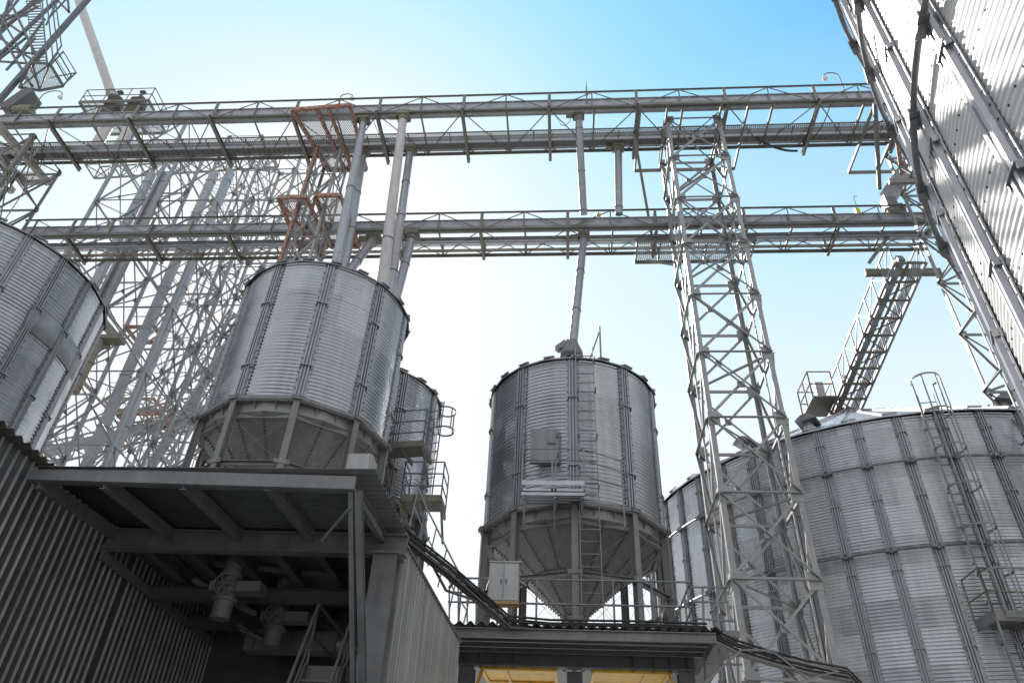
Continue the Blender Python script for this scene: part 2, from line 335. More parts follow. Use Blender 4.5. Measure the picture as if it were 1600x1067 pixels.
def hopper_silo(name, label, x, y, zr, zt, phase, shellm, R=2.5, base=6.0, tipz=None, n=10, rise=0.95, rods=True):
    t = thing(name, label, 'silo', (x, y, base)); zr -= base; zt -= base; rs = R*0.945
    tip = (tipz-base) if tipz else zr-1.95
    a0 = phase-PI/2
    local('shell', MB().lathe(corr(rs, zr, zt, 0.108, 0.016, 8, (zt-zr)/4), n=150), shellm, t)
    local('roof', roof_mb(rs, zt, rise, 0.35, n), GALVD, t)
    st = local('stiffener', stiffener_mb(rs, zr+0.02, zt-0.02, 0.34, 3, 0.05, 2.0), STIFF, t, a0)
    for k in range(1, n): copyrot(st, t, a0+2*PI*k/n)
    V = lambda rr, k, z: Vector((rr*math.cos(a0+2*PI*k/n), rr*math.sin(a0+2*PI*k/n), z))
    rb = MB()
    for k in range(n):
        p, q = V(R+0.0, k, zr+0.02), V(R+0.0, k+1, zr+0.02)
        rb.beam(p, q, 0.10, 0.10); 
        p2, q2 = V(R-0.13, k, zr-0.05), V(R-0.13, k+1, zr-0.05)
        rb.beam(p2, q2, 0.30, 0.03)
        p3, q3 = V(R-0.20, k, zr-0.24), V(R-0.20, k+1, zr-0.24); rb.beam(p3, q3, 0.012, 0.36)
        p4, q4 = V(R-0.22, k, zr-0.43), V(R-0.22, k+1, zr-0.43); rb.beam(p4, q4, 0.14, 0.025)
        for f in (0.33, 0.67):                                   # web gussets
            a, b = p3.lerp(q3, f), p.lerp(q, f)
            rb.prism([a+Vector((0, 0, 0.17)), a-Vector((0, 0, 0.17)), b+Vector((0, 0, -0.09))], (q-p).normalized()*0.015)
        c = V(R+0.05, k, zr+0.02)
        rb.box(c, (0.03, 0.26, 0.10), a0+2*PI*k/n)
        for dy in (-0.1, -0.04, 0.04, 0.1):
            e = c+Matrix.Rotation(a0+2*PI*k/n, 3, 'Z') @ Vector((0.02, dy, 0)); rb.box(e+Vector((0, 0, 0.02)), (0.03, 0.028, 0.028), a0+2*PI*k/n)
    local('ring_beam', rb, FRAME, t)
    lg = MB().ibeam((R-0.09, 0, 0), (R-0.09, 0, zr-0.03), 0.15, 0.17, up=(1, 0, 0), t=0.018)
    lo = local('leg', lg, FRAME, t, a0)
    for k in range(1, n): copyrot(lo, t, a0+2*PI*k/n)
    zg = zr-1.66
    gi = MB()
    for k in range(n):
        gi.chan(V(R-0.16, k, zg), V(R-0.16, k+1, zg), 0.09, 0.11)
        gi.box(V(R+0.0, k, zg), (0.03, 0.34, 0.10), a0+2*PI*k/n)
        for dy in (-0.13, 0.13): gi.box(V(R+0.02, k, zg)+Matrix.Rotation(a0+2*PI*k/n, 3, 'Z') @ Vector((0, dy, 0)), (0.03, 0.03, 0.03), a0+2*PI*k/n)
    local('girt', gi, FRAME, t)
    if rods:
        ro = MB()
        for k in range(n):
            for (z1_, z2_) in ((zr-0.45, zg), (zg, 0.1)):
                ro.tube(V(R-0.18, k, z1_), V(R-0.18, k+1, z2_), 0.005, 5); ro.tube(V(R-0.17, k+1, z1_), V(R-0.17, k, z2_), 0.005, 5)
        local('tie_rod', ro, GALVD, t)
    hp = MB(); hp.m2 = BOLT; rc = rs-0.05
    hn = 2*n
    zc = zr-0.30
    ring = lambda r, z: [(r*math.cos(a0+2*PI*i/hn), r*math.sin(a0+2*PI*i/hn), z) for i in range(hn)]
    r3 = [ring(rc, zr), ring(rc, zc), ring(rc*0.52, zc+(tip-zc)*0.48), ring(0.26, tip)]
    vs = [v for r in r3 for v in r]
    hp.add(vs, [(j*hn+i, j*hn+(i+1) % hn, (j+1)*hn+(i+1) % hn, (j+1)*hn+i) for j in range(3) for i in range(hn)])
    for i in range(hn):                                          # lapped seams with their bolts
        for j in (1, 2):
            p, q = Vector(r3[j][i]), Vector(r3[j+1][i]); 
            if j == 2 and i % 2: continue
            nrm = Vector((math.cos(a0+2*PI*i/hn), math.sin(a0+2*PI*i/hn), -0.8)).normalized()
            tang = Vector((-math.sin(a0+2*PI*i/hn), math.cos(a0+2*PI*i/hn), 0))
            hp.beam(p+nrm*0.004, q+nrm*0.004, 0.07, 0.008, up=nrm)
            ln = (q-p).length; m_ = int(ln/0.085)
            hp.mi = 1
            for k in range(m_):
                c = p.lerp(q, (k+0.5)/m_)+nrm*0.016; hp.box(c, (0.03, 0.03, 0.03), a0)
            hp.mi = 0
    for i in range(hn):
        p, q = Vector(r3[2][i]), Vector(r3[2][(i+1) % hn]); nrm = ((p+q)/2); nrm.z = 0; nrm = (nrm.normalized()+Vector((0, 0, -0.8))).normalized()
        hp.mi = 1
        for k in range(4): hp.box(p.lerp(q, (k+0.5)/4)+nrm*0.014, (0.03, 0.03, 0.03), a0)
        hp.mi = 0
    hp.tube((0, 0, tip+0.02), (0, 0, tip-0.1), 0.33, 20); hp.tube((0, 0, tip-0.1), (0, 0, tip-0.9), 0.17, 16)
    local('hopper', hp, HOPP, t)
    return t
SH1 = shell_mat('sheet_hopper_silo', 5, 0.4, 4.31/4, (0.56, 0.58, 0.615), 0.30, stain=0.04, z0=3.18, metal=0.93)
SH2 = shell_mat('sheet_left_hopper_silo', 5, 0.2, 4.43/4, (0.56, 0.58, 0.615), 0.30, stain=0.04, z0=4.84, metal=0.93)

cs = hopper_silo('hopper_silo', 'corrugated hopper silo with a ladder and small grey door, above the low shed roof', 0.22, 18.69, 9.18, 13.49, 0.0, SH1, base=6.0, tipz=7.2)
ls = hopper_silo('hopper_silo', 'biggest corrugated hopper silo, on legs above the dark canopy roof', -7.1, 16.62, 10.84, 15.27, 0.32, SH2, base=6.2, tipz=8.3)
# rear silo, partly behind the left one
rs_ = hopper_silo('hopper_silo', 'small corrugated silo half hidden behind the left hopper silo, with two side platforms', -6.6, 20.6, 10.4, 14.75, 0.1, SH1, base=6.2, R=2.5, tipz=7.8, rods=False)

def at_local(t, p): return Vector(p)-Vector(t['_o'])
# fittings on the central silo
def ladder_mb(p, q, wdir, w=0.42, step=0.29, r=0.016):
    m = MB(); p = Vector(p); q = Vector(q); wd = Vector(wdir).normalized()*w/2
    m.beam(p-wd, q-wd, 0.045, 0.02, up=wd); m.beam(p+wd, q+wd, 0.045, 0.02, up=wd)
    n = int((q-p).length/step)
    for i in range(1, n): c = p.lerp(q, i/n); m.tube(c-wd, c+wd, r, 6)
    return m
def rail_mb(pts, h=1.05, post=0.9, r=0.02, mids=1, toe=0.0):
    m = MB()
    for a, b in zip(pts[:-1], pts[1:]):
        a = Vector(a); b = Vector(b); n = max(1, int(round((b-a).length/post)))
        for i in range(n+1):
            c = a.lerp(b, i/n); m.tube(c, c+Vector((0, 0, h)), r, 6)
        for k in range(mids+1):
            z = h*(k+1)/(mids+1); m.tube(a+Vector((0, 0, z)), b+Vector((0, 0, z)), r, 6)
        if toe: m.beam(a+Vector((0, 0, toe/2)), b+Vector((0, 0, toe/2)), 0.008, toe)
    return m
yf = 18.69-2.44
la = at(925, 960, Y=yf-0.12); lb = at(921, 556, Y=yf-0.05)
xl = at(922, 800, Y=yf-0.1).x
lm_ = ladder_mb((xl, yf-0.22, 6.1), (xl-0.05, yf-0.10, 13.75), (1, 0, 0), 0.46, 0.29)
for z in (7.4, 9.6, 11.0, 12.4, 13.4):
    for s in (-0.23, 0.23): lm_.beam((xl+s, yf-0.16, z), (xl+s, yf+0.26, z), 0.03, 0.03)
lm_.build('ladder', GALVD, cs)
# access platform
pa = at(816, 770, Y=yf-0.35); pb = at(913, 770, Y=yf-0.35); pz = at(860, 768, Y=yf-0.62).z
pl = MB(); x0, x1 = pa.x, pb.x; yo, yi = yf-0.62, yf+0.02
for i in range(5): pl.beam((x0, yo+0.04+i*0.14, pz), (x1, yo+0.04+i*0.14, pz), 0.10, 0.03)
pl.beam((x0, yo, pz-0.01), (x1, yo, pz-0.01), 0.02, 0.16); pl.beam((x0, yo-0.01, pz+0.22), (x1, yo-0.01, pz+0.22), 0.02, 0.12)
for f in (0.03, 0.52, 0.96):
    x = x0+(x1-x0)*f; pl.chan((x, yo+0.02, pz-0.09), (x, yi+0.2, pz-0.09), 0.05, 0.08); pl.beam((x, yo+0.1, pz-0.12), (x, yi+0.2, pz-0.55), 0.05, 0.05)
plo = pl.build('platform', GALV, cs)
xr = at(972, 720, Y=yf-0.3).x
rl = MB()
for z in (0.42, 0.82, 1.12):
    rl.tube((x0, yo, pz+z), (x1, yo, pz+z), 0.017, 6); rl.tube((x1, yo, pz+z), (xr, yf-0.05, pz+z), 0.017, 6)
for x in (x0, (x0+x1)/2-0.02, (x0+x1)/2+0.06, x1): rl.beam((x, yo, pz), (x, yo, pz+1.14), 0.045, 0.02)
rl.beam((xr, yf-0.05, pz-0.6), (xr, yf-0.05, pz+1.12), 0.04, 0.03); rl.tube((x0, yo, pz+1.12), (x0, yi+0.1, pz+1.12), 0.017, 6)
rl.build('railing', GALVD, cs)
d0 = at(829, 672, Y=yf+0.02); d1 = at(874, 725, Y=yf+0.02)
dm = MB(); dm.box(((d0.x+d1.x)/2, yf+0.0, (d0.z+d1.z)/2), (d1.x-d0.x, 0.12, d0.z-d1.z)); dm.box(((d0.x+d1.x)/2+0.03, yf-0.065, (d0.z+d1.z)/2), (d1.x-d0.x-0.16, 0.012, d0.z-d1.z-0.1))
do = dm.build('access_door', GALVD, cs)
MB().box((d1.x-0.2, yf-0.09, (d0.z+d1.z)/2+0.05), (0.2, 0.03, 0.03)).box((d1.x-0.05, yf-0.08, d0.z-0.2), (0.06, 0.03, 0.12)).box((d1.x-0.05, yf-0.08, d1.z+0.2), (0.06, 0.03, 0.12)).build('handle', DARKF, do)
pm = MB(); px = at(939, 560, Y=17.0); pm.beam(px, (px.x, 17.0, at(939, 510, Y=17.0).z), 0.05, 0.05); pm.beam((px.x, 17.0, at(939, 516, Y=17.0).z), (px.x-0.35, 17.6, px.z+0.2), 0.03, 0.03); pm.build('roof_post', GALVD, cs)

# platforms, ladder and cage of the rear silo
RC = Vector((-6.35, 20.6, 0))
def side_platform(t, a, b, z, depth, m=GALVD):
    a = Vector((a[0], a[1], z)); b = Vector((b[0], b[1], z)); d = (b-a).normalized(); nrm = Vector((d.y, -d.x, 0))
    fl = MB()
    for i in range(6): o_ = nrm*(depth*(i+0.5)/6); fl.beam(a+o_, b+o_, depth/6*0.62, 0.04)
    for e in (a, (a+b)/2, b): fl.chan(e-nrm*0.2-Vector((0, 0, 0.1)), e+nrm*depth-Vector((0, 0, 0.1)), 0.06, 0.14); 
    fl.beam(a+nrm*depth, b+nrm*depth, 0.03, 0.18); fl.beam(a, a+nrm*depth, 0.03, 0.18); fl.beam(b, b+nrm*depth, 0.03, 0.18)
    for e in (a, b): fl.beam(e+nrm*depth*0.9-Vector((0, 0, 0.1)), e-nrm*0.1-Vector((0, 0, 0.9)), 0.06, 0.06)
    f = fl.build('platform', MOSS, t)
    rail_mb([a, a+nrm*depth, b+nrm*depth, b], 1.1, 0.9, 0.022, 2).build('railing', m, t)
p1 = at(612, 712, Y=18.4); p2 = at(668, 722, Y=18.1)
side_platform(rs_, (p1.x, 18.55), (p2.x, 18.4), p1.z, 0.75)
p3 = at(632, 785, Y=18.9); p4 = at(690, 790, Y=18.9)
side_platform(rs_, (p3.x, 19.3), (p4.x+0.05, 19.3), p4.z, 0.9)
q1 = at(682, 655, Y=19.4); q2 = at(663, 790, Y=19.4)
ladder_mb(q2, q1+Vector((0, 0, 0.6)), (1, -0.4, 0), 0.42).build('ladder', GALVD, rs_)
def cage_mb(c, z0, z1, r, open_a, nstr=5, gap=0.9, t=0.04):
    m = MB(); c = Vector(c); z = z0
    A = [open_a+0.75+(2*PI-1.5)*i/16 for i in range(17)]
    k = max(1, int(round((z1-z0)/gap)))
    for j in range(k+1):
        z = z0+(z1-z0)*j/k; ps = [c+Vector((r*math.cos(a), r*math.sin(a), z)) for a in A]
        for p, q in zip(ps[:-1], ps[1:]): m.beam(p, q, 0.012, t*1.4)
    for i in range(nstr):
        a = open_a+0.75+(2*PI-1.5)*i/(nstr-1); e = c+Vector((r*math.cos(a), r*math.sin(a), 0)); m.beam(e+Vector((0, 0, z0)), e+Vector((0, 0, z1)), t, 0.012)
    return m
qc = Vector((q1.x+0.35, q1.y-0.05, 0))
cage_mb(qc-Vector((0.05, 0, 0)), q1.z-0.45, q1.z+0.25, 0.3, PI, 4, 0.7).build('ladder_cage', GALVD, rs_)

# ------------------------------------------------------------ big flat-bottomed silos
def wind_ring(R, z, n, r=0.04, off=0.15, a0=0.0):
    m = MB(); N = 200
    prof = [(R+off+r*math.cos(a), r*math.sin(a)) for a in [2*PI*i/8 for i in range(9)]]
    m.lathe(prof, (0, 0, z), N)
    for k in range(n):
        a = a0+2*PI*k/n; c = Vector(((R+off)*math.cos(a), (R+off)*math.sin(a), z)); m.box(c-Vector((math.cos(a), math.sin(a), 0))*off*0.4, (off*1.6, 0.10, 0.16), a); m.box(c, (0.12, 0.3, 0.10), a)
    return m
def big_silo(label, x, y, zt, R, n, a0, shellm, rings, pitch, per, segs, sheet, rise, sw, ridges, sdep, seam=False):
    t = thing('grain_silo', label, 'silo', (x, y, 0))
    sh = MB().lathe(corr(R, 0.0, zt, pitch, 0.0085 if pitch > .1 else 0.014, per, sheet, 0.006), n=segs)
    sh.m2 = BOLT; sh.mi = 1
    if seam:                                                     # bolt heads along the sheet seams on the side towards the yard
        k = 1
        while k*sheet < zt:
            z = k*sheet+0.03
            for i in range(int(1.4/(0.17/R))):
                a = 2.45+i*0.2/R
                sh.box(((R+0.012)*math.cos(a), (R+0.012)*math.sin(a), z), (0.014, 0.018, 0.018), a)
            k += 1
        for i in range(0, 9):
            a = a0+(i-0.5)*2*PI/n
            if i % 1 == 0:
                z = zt
                while z < zt: sh.box(((R+0.012)*math.cos(a), (R+0.012)*math.sin(a), z), (0.014, 0.018, 0.018), a); z += 0.4
    local('shell', sh, shellm, t)
    local('roof', roof_mb(R, zt, rise, 0.9, n//2 if n > 30 else n, 0.16), GALV, t)
    st = local('stiffener', stiffener_mb(R, 0, zt-0.03, sw, ridges, sdep, 2.0, 0.012), STIFF if n == 50 else GALV, t, a0)
    for k in range(1, n): copyrot(st, t, a0+2*PI*k/n)
    for z in rings: local('wind_ring', wind_ring(R, z, n, a0=a0), GALVD, t)
    return t
SHB = shell_mat('sheet_big_silo', 25, -1.72-0.063, 0.83, (0.52, 0.54, 0.57), 0.32, stain=0.13, metal=0.88, var=0.34, cloud=0.35)
SHN = shell_mat('sheet_near_silo', 22, 0.1, 0.94, (0.88, 0.88, 0.88), 0.45, stain=0.03, metal=0.12, var=0.08, cloud=0.12, streak=0.15)
bs = big_silo('wide ribbed grain silo at lower right with a shallow pale roof and a caged ladder', 12.33, 28.08, 13.57, 9.0, 50, -1.72, SHB, (5.0+0.8, 7.0+2.52-0.0, 12.04), 0.092, 6, 300, 0.83, 5.1, 0.30, 3, 0.05)
ns = big_silo('huge sunlit silo wall leaning in at the upper right corner', 12.925, 2.64, 17.2, 9.0, 44, 2.783, SHN, (9.54, 12.36, 14.95), 0.1044, 8, 360, 0.94, 4.2, 0.32, 2, 0.06, seam=True)
# far left silo
def far_left():
    s = 1.3; cx, cy, zt = -13.2*s, 11.75*s, 1.6+10.69*s; R = 2.5*s; n = 20; a0 = -0.33
    t = thing('grain_silo', 'slender corrugated silo cut off by the left edge, behind the dark shed roof', 'silo', (cx, cy, 0))
    shm = shell_mat('sheet_far_left_silo', 10, a0, 0.95, (0.56, 0.58, 0.615), 0.30, stain=0.04, metal=0.93)
    local('shell', MB().lathe(corr(R, 0, zt, 0.108, 0.016, 8, 0.95), n=150), shm, t)
    local('roof', roof_mb(R, zt, 1.3, 0.4, 10), GALVD, t)
    st = local('stiffener', stiffener_mb(R, 0, zt-0.03, 0.27, 3, 0.05, 2.1), STIFF, t, a0)
    for k in range(1, n): copyrot(st, t, a0+2*PI*k/n)
    # smooth curved cover band
    def surf(px, py, a):
        best = min((abs(533.5-F*(q-EYE).dot(UP)/(q-EYE).dot(FW)-py), z_) for z_ in [k_*0.05 for k_ in range(400)] for q in [Vector((cx+R*math.cos(a), cy+R*math.sin(a), z_))])
        return best[1]
    zb_ = surf(68, 480, a0); zc_ = surf(50, 515, a0)
    local('cover_band', MB().lathe([(R+0.045, zc_), (R+0.055, zc_), (R+0.055, zb_), (R+0.045, zb_), (R+0.045, zc_)], n=24, a0=a0-0.04, a1=a0+2*PI*2.4/n), mat('plain_sheet', (0.33, 0.34, 0.36), 0.35, 0.6, 0.15, 3, streak=0.2), t)
    lp = Vector((R*math.cos(-1.05)*1.0, R*math.sin(-1.05)*1.0, 0))
    cage_mb(lp*1.13, zt-0.6, zt+1.7, 0.42, PI-1.05, 5, 0.75).build('ladder_cage', GALVD, loc=(0, 0, 0)).parent = t
    l_ = ladder_mb(lp*1.03+Vector((0, 0, zt-3)), lp*1.03+Vector((0, 0, zt+1.7)), (-lp.y, lp.x, 0)).build('ladder', GALVD, loc=(0, 0, 0)); l_.parent = t
    return t
far_left()
# roof vents on the big silo
def vent(p, rz, label):
    t = thing('roof_vent', label, 'roof vent', p, 'vent hoods on the wide silo roof')
    m = MB(); m.tube((0, 0, -0.5), (0, 0, 0.35), 0.26, 14)
    local('duct', m, GALV, t)
    h = MB(); N = 10
    pts = [(-0.55+1.1*i/N, 0.35+0.32*math.sin(PI*i/N)) for i in range(N+1)]
    poly = pts+[(0.5, 0.3), (-0.5, 0.3)]
    vs = [Vector((x_, y_, z_)) for y_ in (-0.55, 0.5) for x_, z_ in poly]; n = len(poly)
    h.add(vs, [(i, (i+1) % n, n+(i+1) % n, n+i) for i in range(n)]+[tuple(range(n-1, -1, -1)), tuple(range(n, 2*n))])
    local('hood', h, GALVD, t)
    t.rotation_euler.z = rz; t.scale = (0.62, 0.62, 0.62)
def on_roof(x, y, r):
    """point of the wide silo roof at radius r seen under the pixel column x"""
    best = None
    for i in range(720):
        a = -PI+PI*i/720; p = Vector((12.33+r*math.cos(a), 28.08+r*math.sin(a), 13.57+(9.16-r)/8.26*5.1))
        d = p-EYE; zz = d.dot(FW); X = 800+F*d.dot(RT)/zz
        if best is None or abs(X-x) < best[0]: best = (abs(X-x), p, a)
    return best[1], best[2]
for (x, lab) in ((1265, 'curved vent hood on the wide silo roof below the conveyor foot'), (1168, 'curved vent hood on the wide silo roof seen through the lattice tower'), (1568, 'curved vent hood on the wide silo roof beside the right lattice tower')):
    p, a = on_roof(x, 0, 8.3); vent(p, a+PI/2, lab)

# caged ladder of the big silo
def big_ladder():
    a = math.atan2(0, 0)
    p = at(1478, 721, Y=19.2)
    best = min(((abs((lambda q: 800+F*(q-EYE).dot(RT)/(q-EYE).dot(FW))(Vector((12.33+9.1*math.cos(b), 28.08+9.1*math.sin(b), 12.04)))-1478), b) for b in [-PI*i/1440 for i in range(1440)]))
    b = best[1]; er = Vector((math.cos(b), math.sin(b), 0)); et = Vector((-er.y, er.x, 0)); c0 = Vector((12.33, 28.08, 0))
    lx = c0+er*9.22
    l_ = ladder_mb(lx+Vector((0, 0, 5)), lx+Vector((0, 0, 14.1)), et, 0.44)
    for z in range(5, 14):
        for s in (-0.22, 0.22): l_.beam(lx+et*s+Vector((0, 0, z)), lx+et*s-er*0.2+Vector((0, 0, z)), 0.04, 0.04)
    l_.build('ladder', GALVD, bs)
    cage_mb(c0+er*9.6, 7.4, 14.35, 0.40, b+PI, 6, 1.15).build('ladder_cage', GALVD, bs)
    # lower platform
    pa = at(1545, 948, Y=19.0); bb = min(((abs((lambda q: 800+F*(q-EYE).dot(RT)/(q-EYE).dot(FW))(Vector((12.33+9.9*math.cos(b_), 28.08+9.9*math.sin(b_), pa.z)))-1545), b_) for b_ in [-PI*i/1440 for i in range(1440)]))[1]
    z = None
    for k in range(400):
        zz = 3+k*0.02; q = Vector((12.33+9.9*math.cos(bb), 28.08+9.9*math.sin(bb), zz)); Yp = 533.5-F*(q-EYE).dot(UP)/(q-EYE).dot(FW)
        if Yp < 962: z = zz; break
    z = z or 5.4
    P0 = Vector((12.33+9.95*math.cos(bb), 28.08+9.95*math.sin(bb), z)); tx = Vector((1, 0.03, 0)).normalized(); ny = Vector((0.03, -1, 0))
    fl = MB()
    for i in range(6): fl.beam(P0-ny*(0.1+i*0.15), P0-ny*(0.1+i*0.15)+tx*2.6, 0.10, 0.04)
    fl.beam(P0, P0+tx*2.6, 0.03, 0.26); fl.beam(P0, P0-ny*0.9, 0.03, 0.26); fl.beam(P0+tx*2.6, P0+tx*2.6-ny*0.9, 0.03, 0.26); fl.beam(P0-Vector((0, 0, 0.1)), P0-Vector((0, 0, 2.4)), 0.05, 0.05)
    fl.build('platform', FRAME, bs)
    rail_mb([P0-ny*0.9, P0, P0+tx*2.6], 1.15, 1.3, 0.02, 1).build('railing', MOSS, bs)
big_ladder()

# ------------------------------------------------------------ lattice towers
def lattice_tower(name, label, legs, z0, z1, bay, m=LATT, w=0.11, bw=0.07, gus=0.2, cat='lattice tower', group=None, kside=True, top=True, fine=True):
    """legs: four (x, y) in order near-left, near-right, far-right, far-left"""
    cx = sum(p[0] for p in legs)/4; cy = sum(p[1] for p in legs)/4
    t = thing(name, label, cat, (cx, cy, z0), group)
    L = [Vector((p[0], p[1], 0)) for p in legs]; Z = lambda z: Vector((0, 0, z))
    for i, p in enumerate(L):
        fx = 1 if p.x < cx else -1; fy = 1 if p.y < cy else -1
        mb = MB()
        if fine:
            # L section leg opening inwards
            tk = 0.016
            mb.box((p.x+fx*w/2, p.y+fy*tk/2, (z0+z1)/2), (w, tk, z1-z0)); mb.box((p.x+fx*tk/2, p.y+fy*(w/2+tk/2), (z0+z1)/2), (tk, w-tk, z1-z0))
        else: mb.box((p.x, p.y, (z0+z1)/2), (w, w, z1-z0))
        mb.build('leg', m, t)
    zs = []; z = z1-0.05
    while z > z0: zs.append(z); z -= bay
    for f in range(4):
        a, b = L[f], L[(f+1) % 4]; d = (b-a).normalized(); nrm = Vector((d.y, -d.x, 0)); br = MB()
        for k, z in enumerate(zs):
            o_ = nrm*0.012
            br.ang(a+Z(z)+o_, b+Z(z)+o_, bw, up=(0, 0, 1))
            if k+1 < len(zs): zn = zs[k+1]
            else: break
            kk = f in (0, 2) or not kside
            if kk:
                br.ang(a+Z(z)+o_*2, b+Z(zn)+o_*2, bw*0.9); br.ang(b+Z(z)-o_*2, a+Z(zn)-o_*2, bw*0.9)
                mid = (a+b)/2+Z((z+zn)/2)
                if gus: br.box(mid, (gus*0.62, 0.05, gus*0.5) if abs(d.x) > .5 else (0.05, gus*0.62, gus*0.5))
            else:
                br.ang(a+Z(z), (a+b)/2+Z(zn), bw*0.9); br.ang(b+Z(z), (a+b)/2+Z(zn), bw*0.9); br.ang((a+b)/2+Z(z), (a+b)/2+Z(zn), bw*0.6)
            if gus:
                for e, s in ((a, 1), (b, -1)):
                    c = e+Z(z)+d*s*gus*0.42+nrm*0.005
                    br.box(c, (gus*0.95, 0.014, gus*1.25) if abs(d.x) > .5 else (0.014, gus*0.95, gus*1.25))
        br.build('side_bracing', m, t)
    for k, z in enumerate(zs[:-1]):
        i = k % 2; MB().ang(L[i]+Z(z-0.03), L[i+2]+Z(z-0.03), bw*0.8).build('plan_brace', m, t)
    return t
X0, Y0, S = 3.98, 17.7, 2.1
mt = lattice_tower('lattice_tower', 'tall pale lattice tower in front of the wide silo, carrying both catwalks', [(X0, Y0), (X0+S, Y0), (X0+S, Y0+S), (X0, Y0+S)], 0, 26.04, 2.2575, gus=0.34, w=0.14, bw=0.075)
def frame_platform(t, a, b, c, d, z, m, bars=(0.25,), floor=None, h=0.14, nm='platform'):
    f = MB(); P = [Vector((p[0], p[1], z)) for p in (a, b, c, d)]
    bw_ = 0.11 if m is RUST else 0.07
    for i in range(4): f.beam(P[i], P[(i+1) % 4], bw_, h)
    for q in bars: f.beam(P[0].lerp(P[1], q)-Vector((0, 0, 0.006)), P[3].lerp(P[2], q)-Vector((0, 0, 0.006)), bw_, h-0.02)
    o = f.build(nm, m, t)
    if floor:
        fl = MB(); fl.quad(*[p+Vector((0, 0, h/2+0.012)) for p in P]); g_ = fl.build('grating', floor, t)
    return o
frame_platform(mt, (2.95, 16.9), (7.0, 16.9), (7.0, 20.1), (2.95, 20.1), 25.9, LATTD, (0.25, 0.75))
frame_platform(mt, (2.85, 20.45), (7.35, 20.45), (7.35, 21.7), (2.85, 21.7), 22.2, LATTD, (0.2, 0.4, 0.6, 0.8), GRAT)
for x in (3.3, 6.9): MB().beam((x, 21.5, 22.1), (4.0 if x < 5 else 6.1, 19.85, 20.3), 0.09, 0.09).build('bracket', LATTD, mt)
MB().beam((2.8, 18.3, 25.9), (3.6, 21.2, 22.1), 0.1, 0.1).build('hanger', LATTD, mt)

# right-hand tower by the near silo
XT = at(1475, 462, Y=19.8).x
TR = lattice_tower('lattice_tower', 'lattice tower at right, mostly hidden behind the huge sunlit silo', [(XT, 17.7), (XT+2.1, 17.7), (XT+2.1, 19.8), (XT, 19.8)], 0, 26.04, 2.2575, gus=0.26, w=0.13)
frame_platform(TR, (11.6, 16.9), (15.4, 16.9), (15.4, 20.3), (11.6, 20.3), 25.75, LATTD, (0.3, 0.7))
for (a, b, w_, h_, m_) in (((11.5, 16.9, 25.55), (12.5, 20.2, 24.6), .14, .14, LATTD), ((12.3, 17.3, 25.6), (13.4, 20.2, 24.4), .14, .14, RUST), ((11.3, 17.6, 22.0), (13.9, 17.6, 22.0), .12, .2, LATTD), ((11.6, 21.6, 21.4), (14.4, 21.6, 21.4), .18, .28, MOSS), ((11.4, 20.7, 21.1), (12.4, 20.7, 22.4), .12, .12, LATTD)): MB().beam(a, b, w_, h_).build('cross_beam', m_, TR)
# rusty slim tower at centre left
a_ = 1.05
rt = lattice_tower('lattice_tower', 'slim lattice tower with rusty red platforms, left of the inclined spouts', [(-10.1, 18.5), (-9.05, 18.5), (-9.05, 19.55), (-10.1, 19.55)], 0, 25.9, 1.75, m=LATT, gus=0.12, w=0.10, bw=0.06)
frame_platform(rt, (-10.62, 16.7), (-8.25, 16.55), (-8.3, 19.7), (-9.9, 19.7), 25.85, RUST, (0.42, 0.62), GRAT, 0.16)
frame_platform(rt, (-10.7, 17.95), (-9.6, 17.95), (-9.5, 20.6), (-10.7, 20.6), 22.2, RUST, (), GRAT, 0.16)
frame_platform(rt, (-9.25, 17.9), (-8.3, 17.9), (-8.2, 20.6), (-9.35, 20.6), 22.2, RUST, (), GRAT, 0.16)
MB().beam((-10.15, 18.42, 17), (-10.05, 18.42, 25.8), 0.1, 0.1).build('strut', RUST, rt); MB().beam((-10.6, 18.2, 22.1), (-9.0, 19.3, 20.6), 0.08, 0.08).build('strut', RUST, rt)

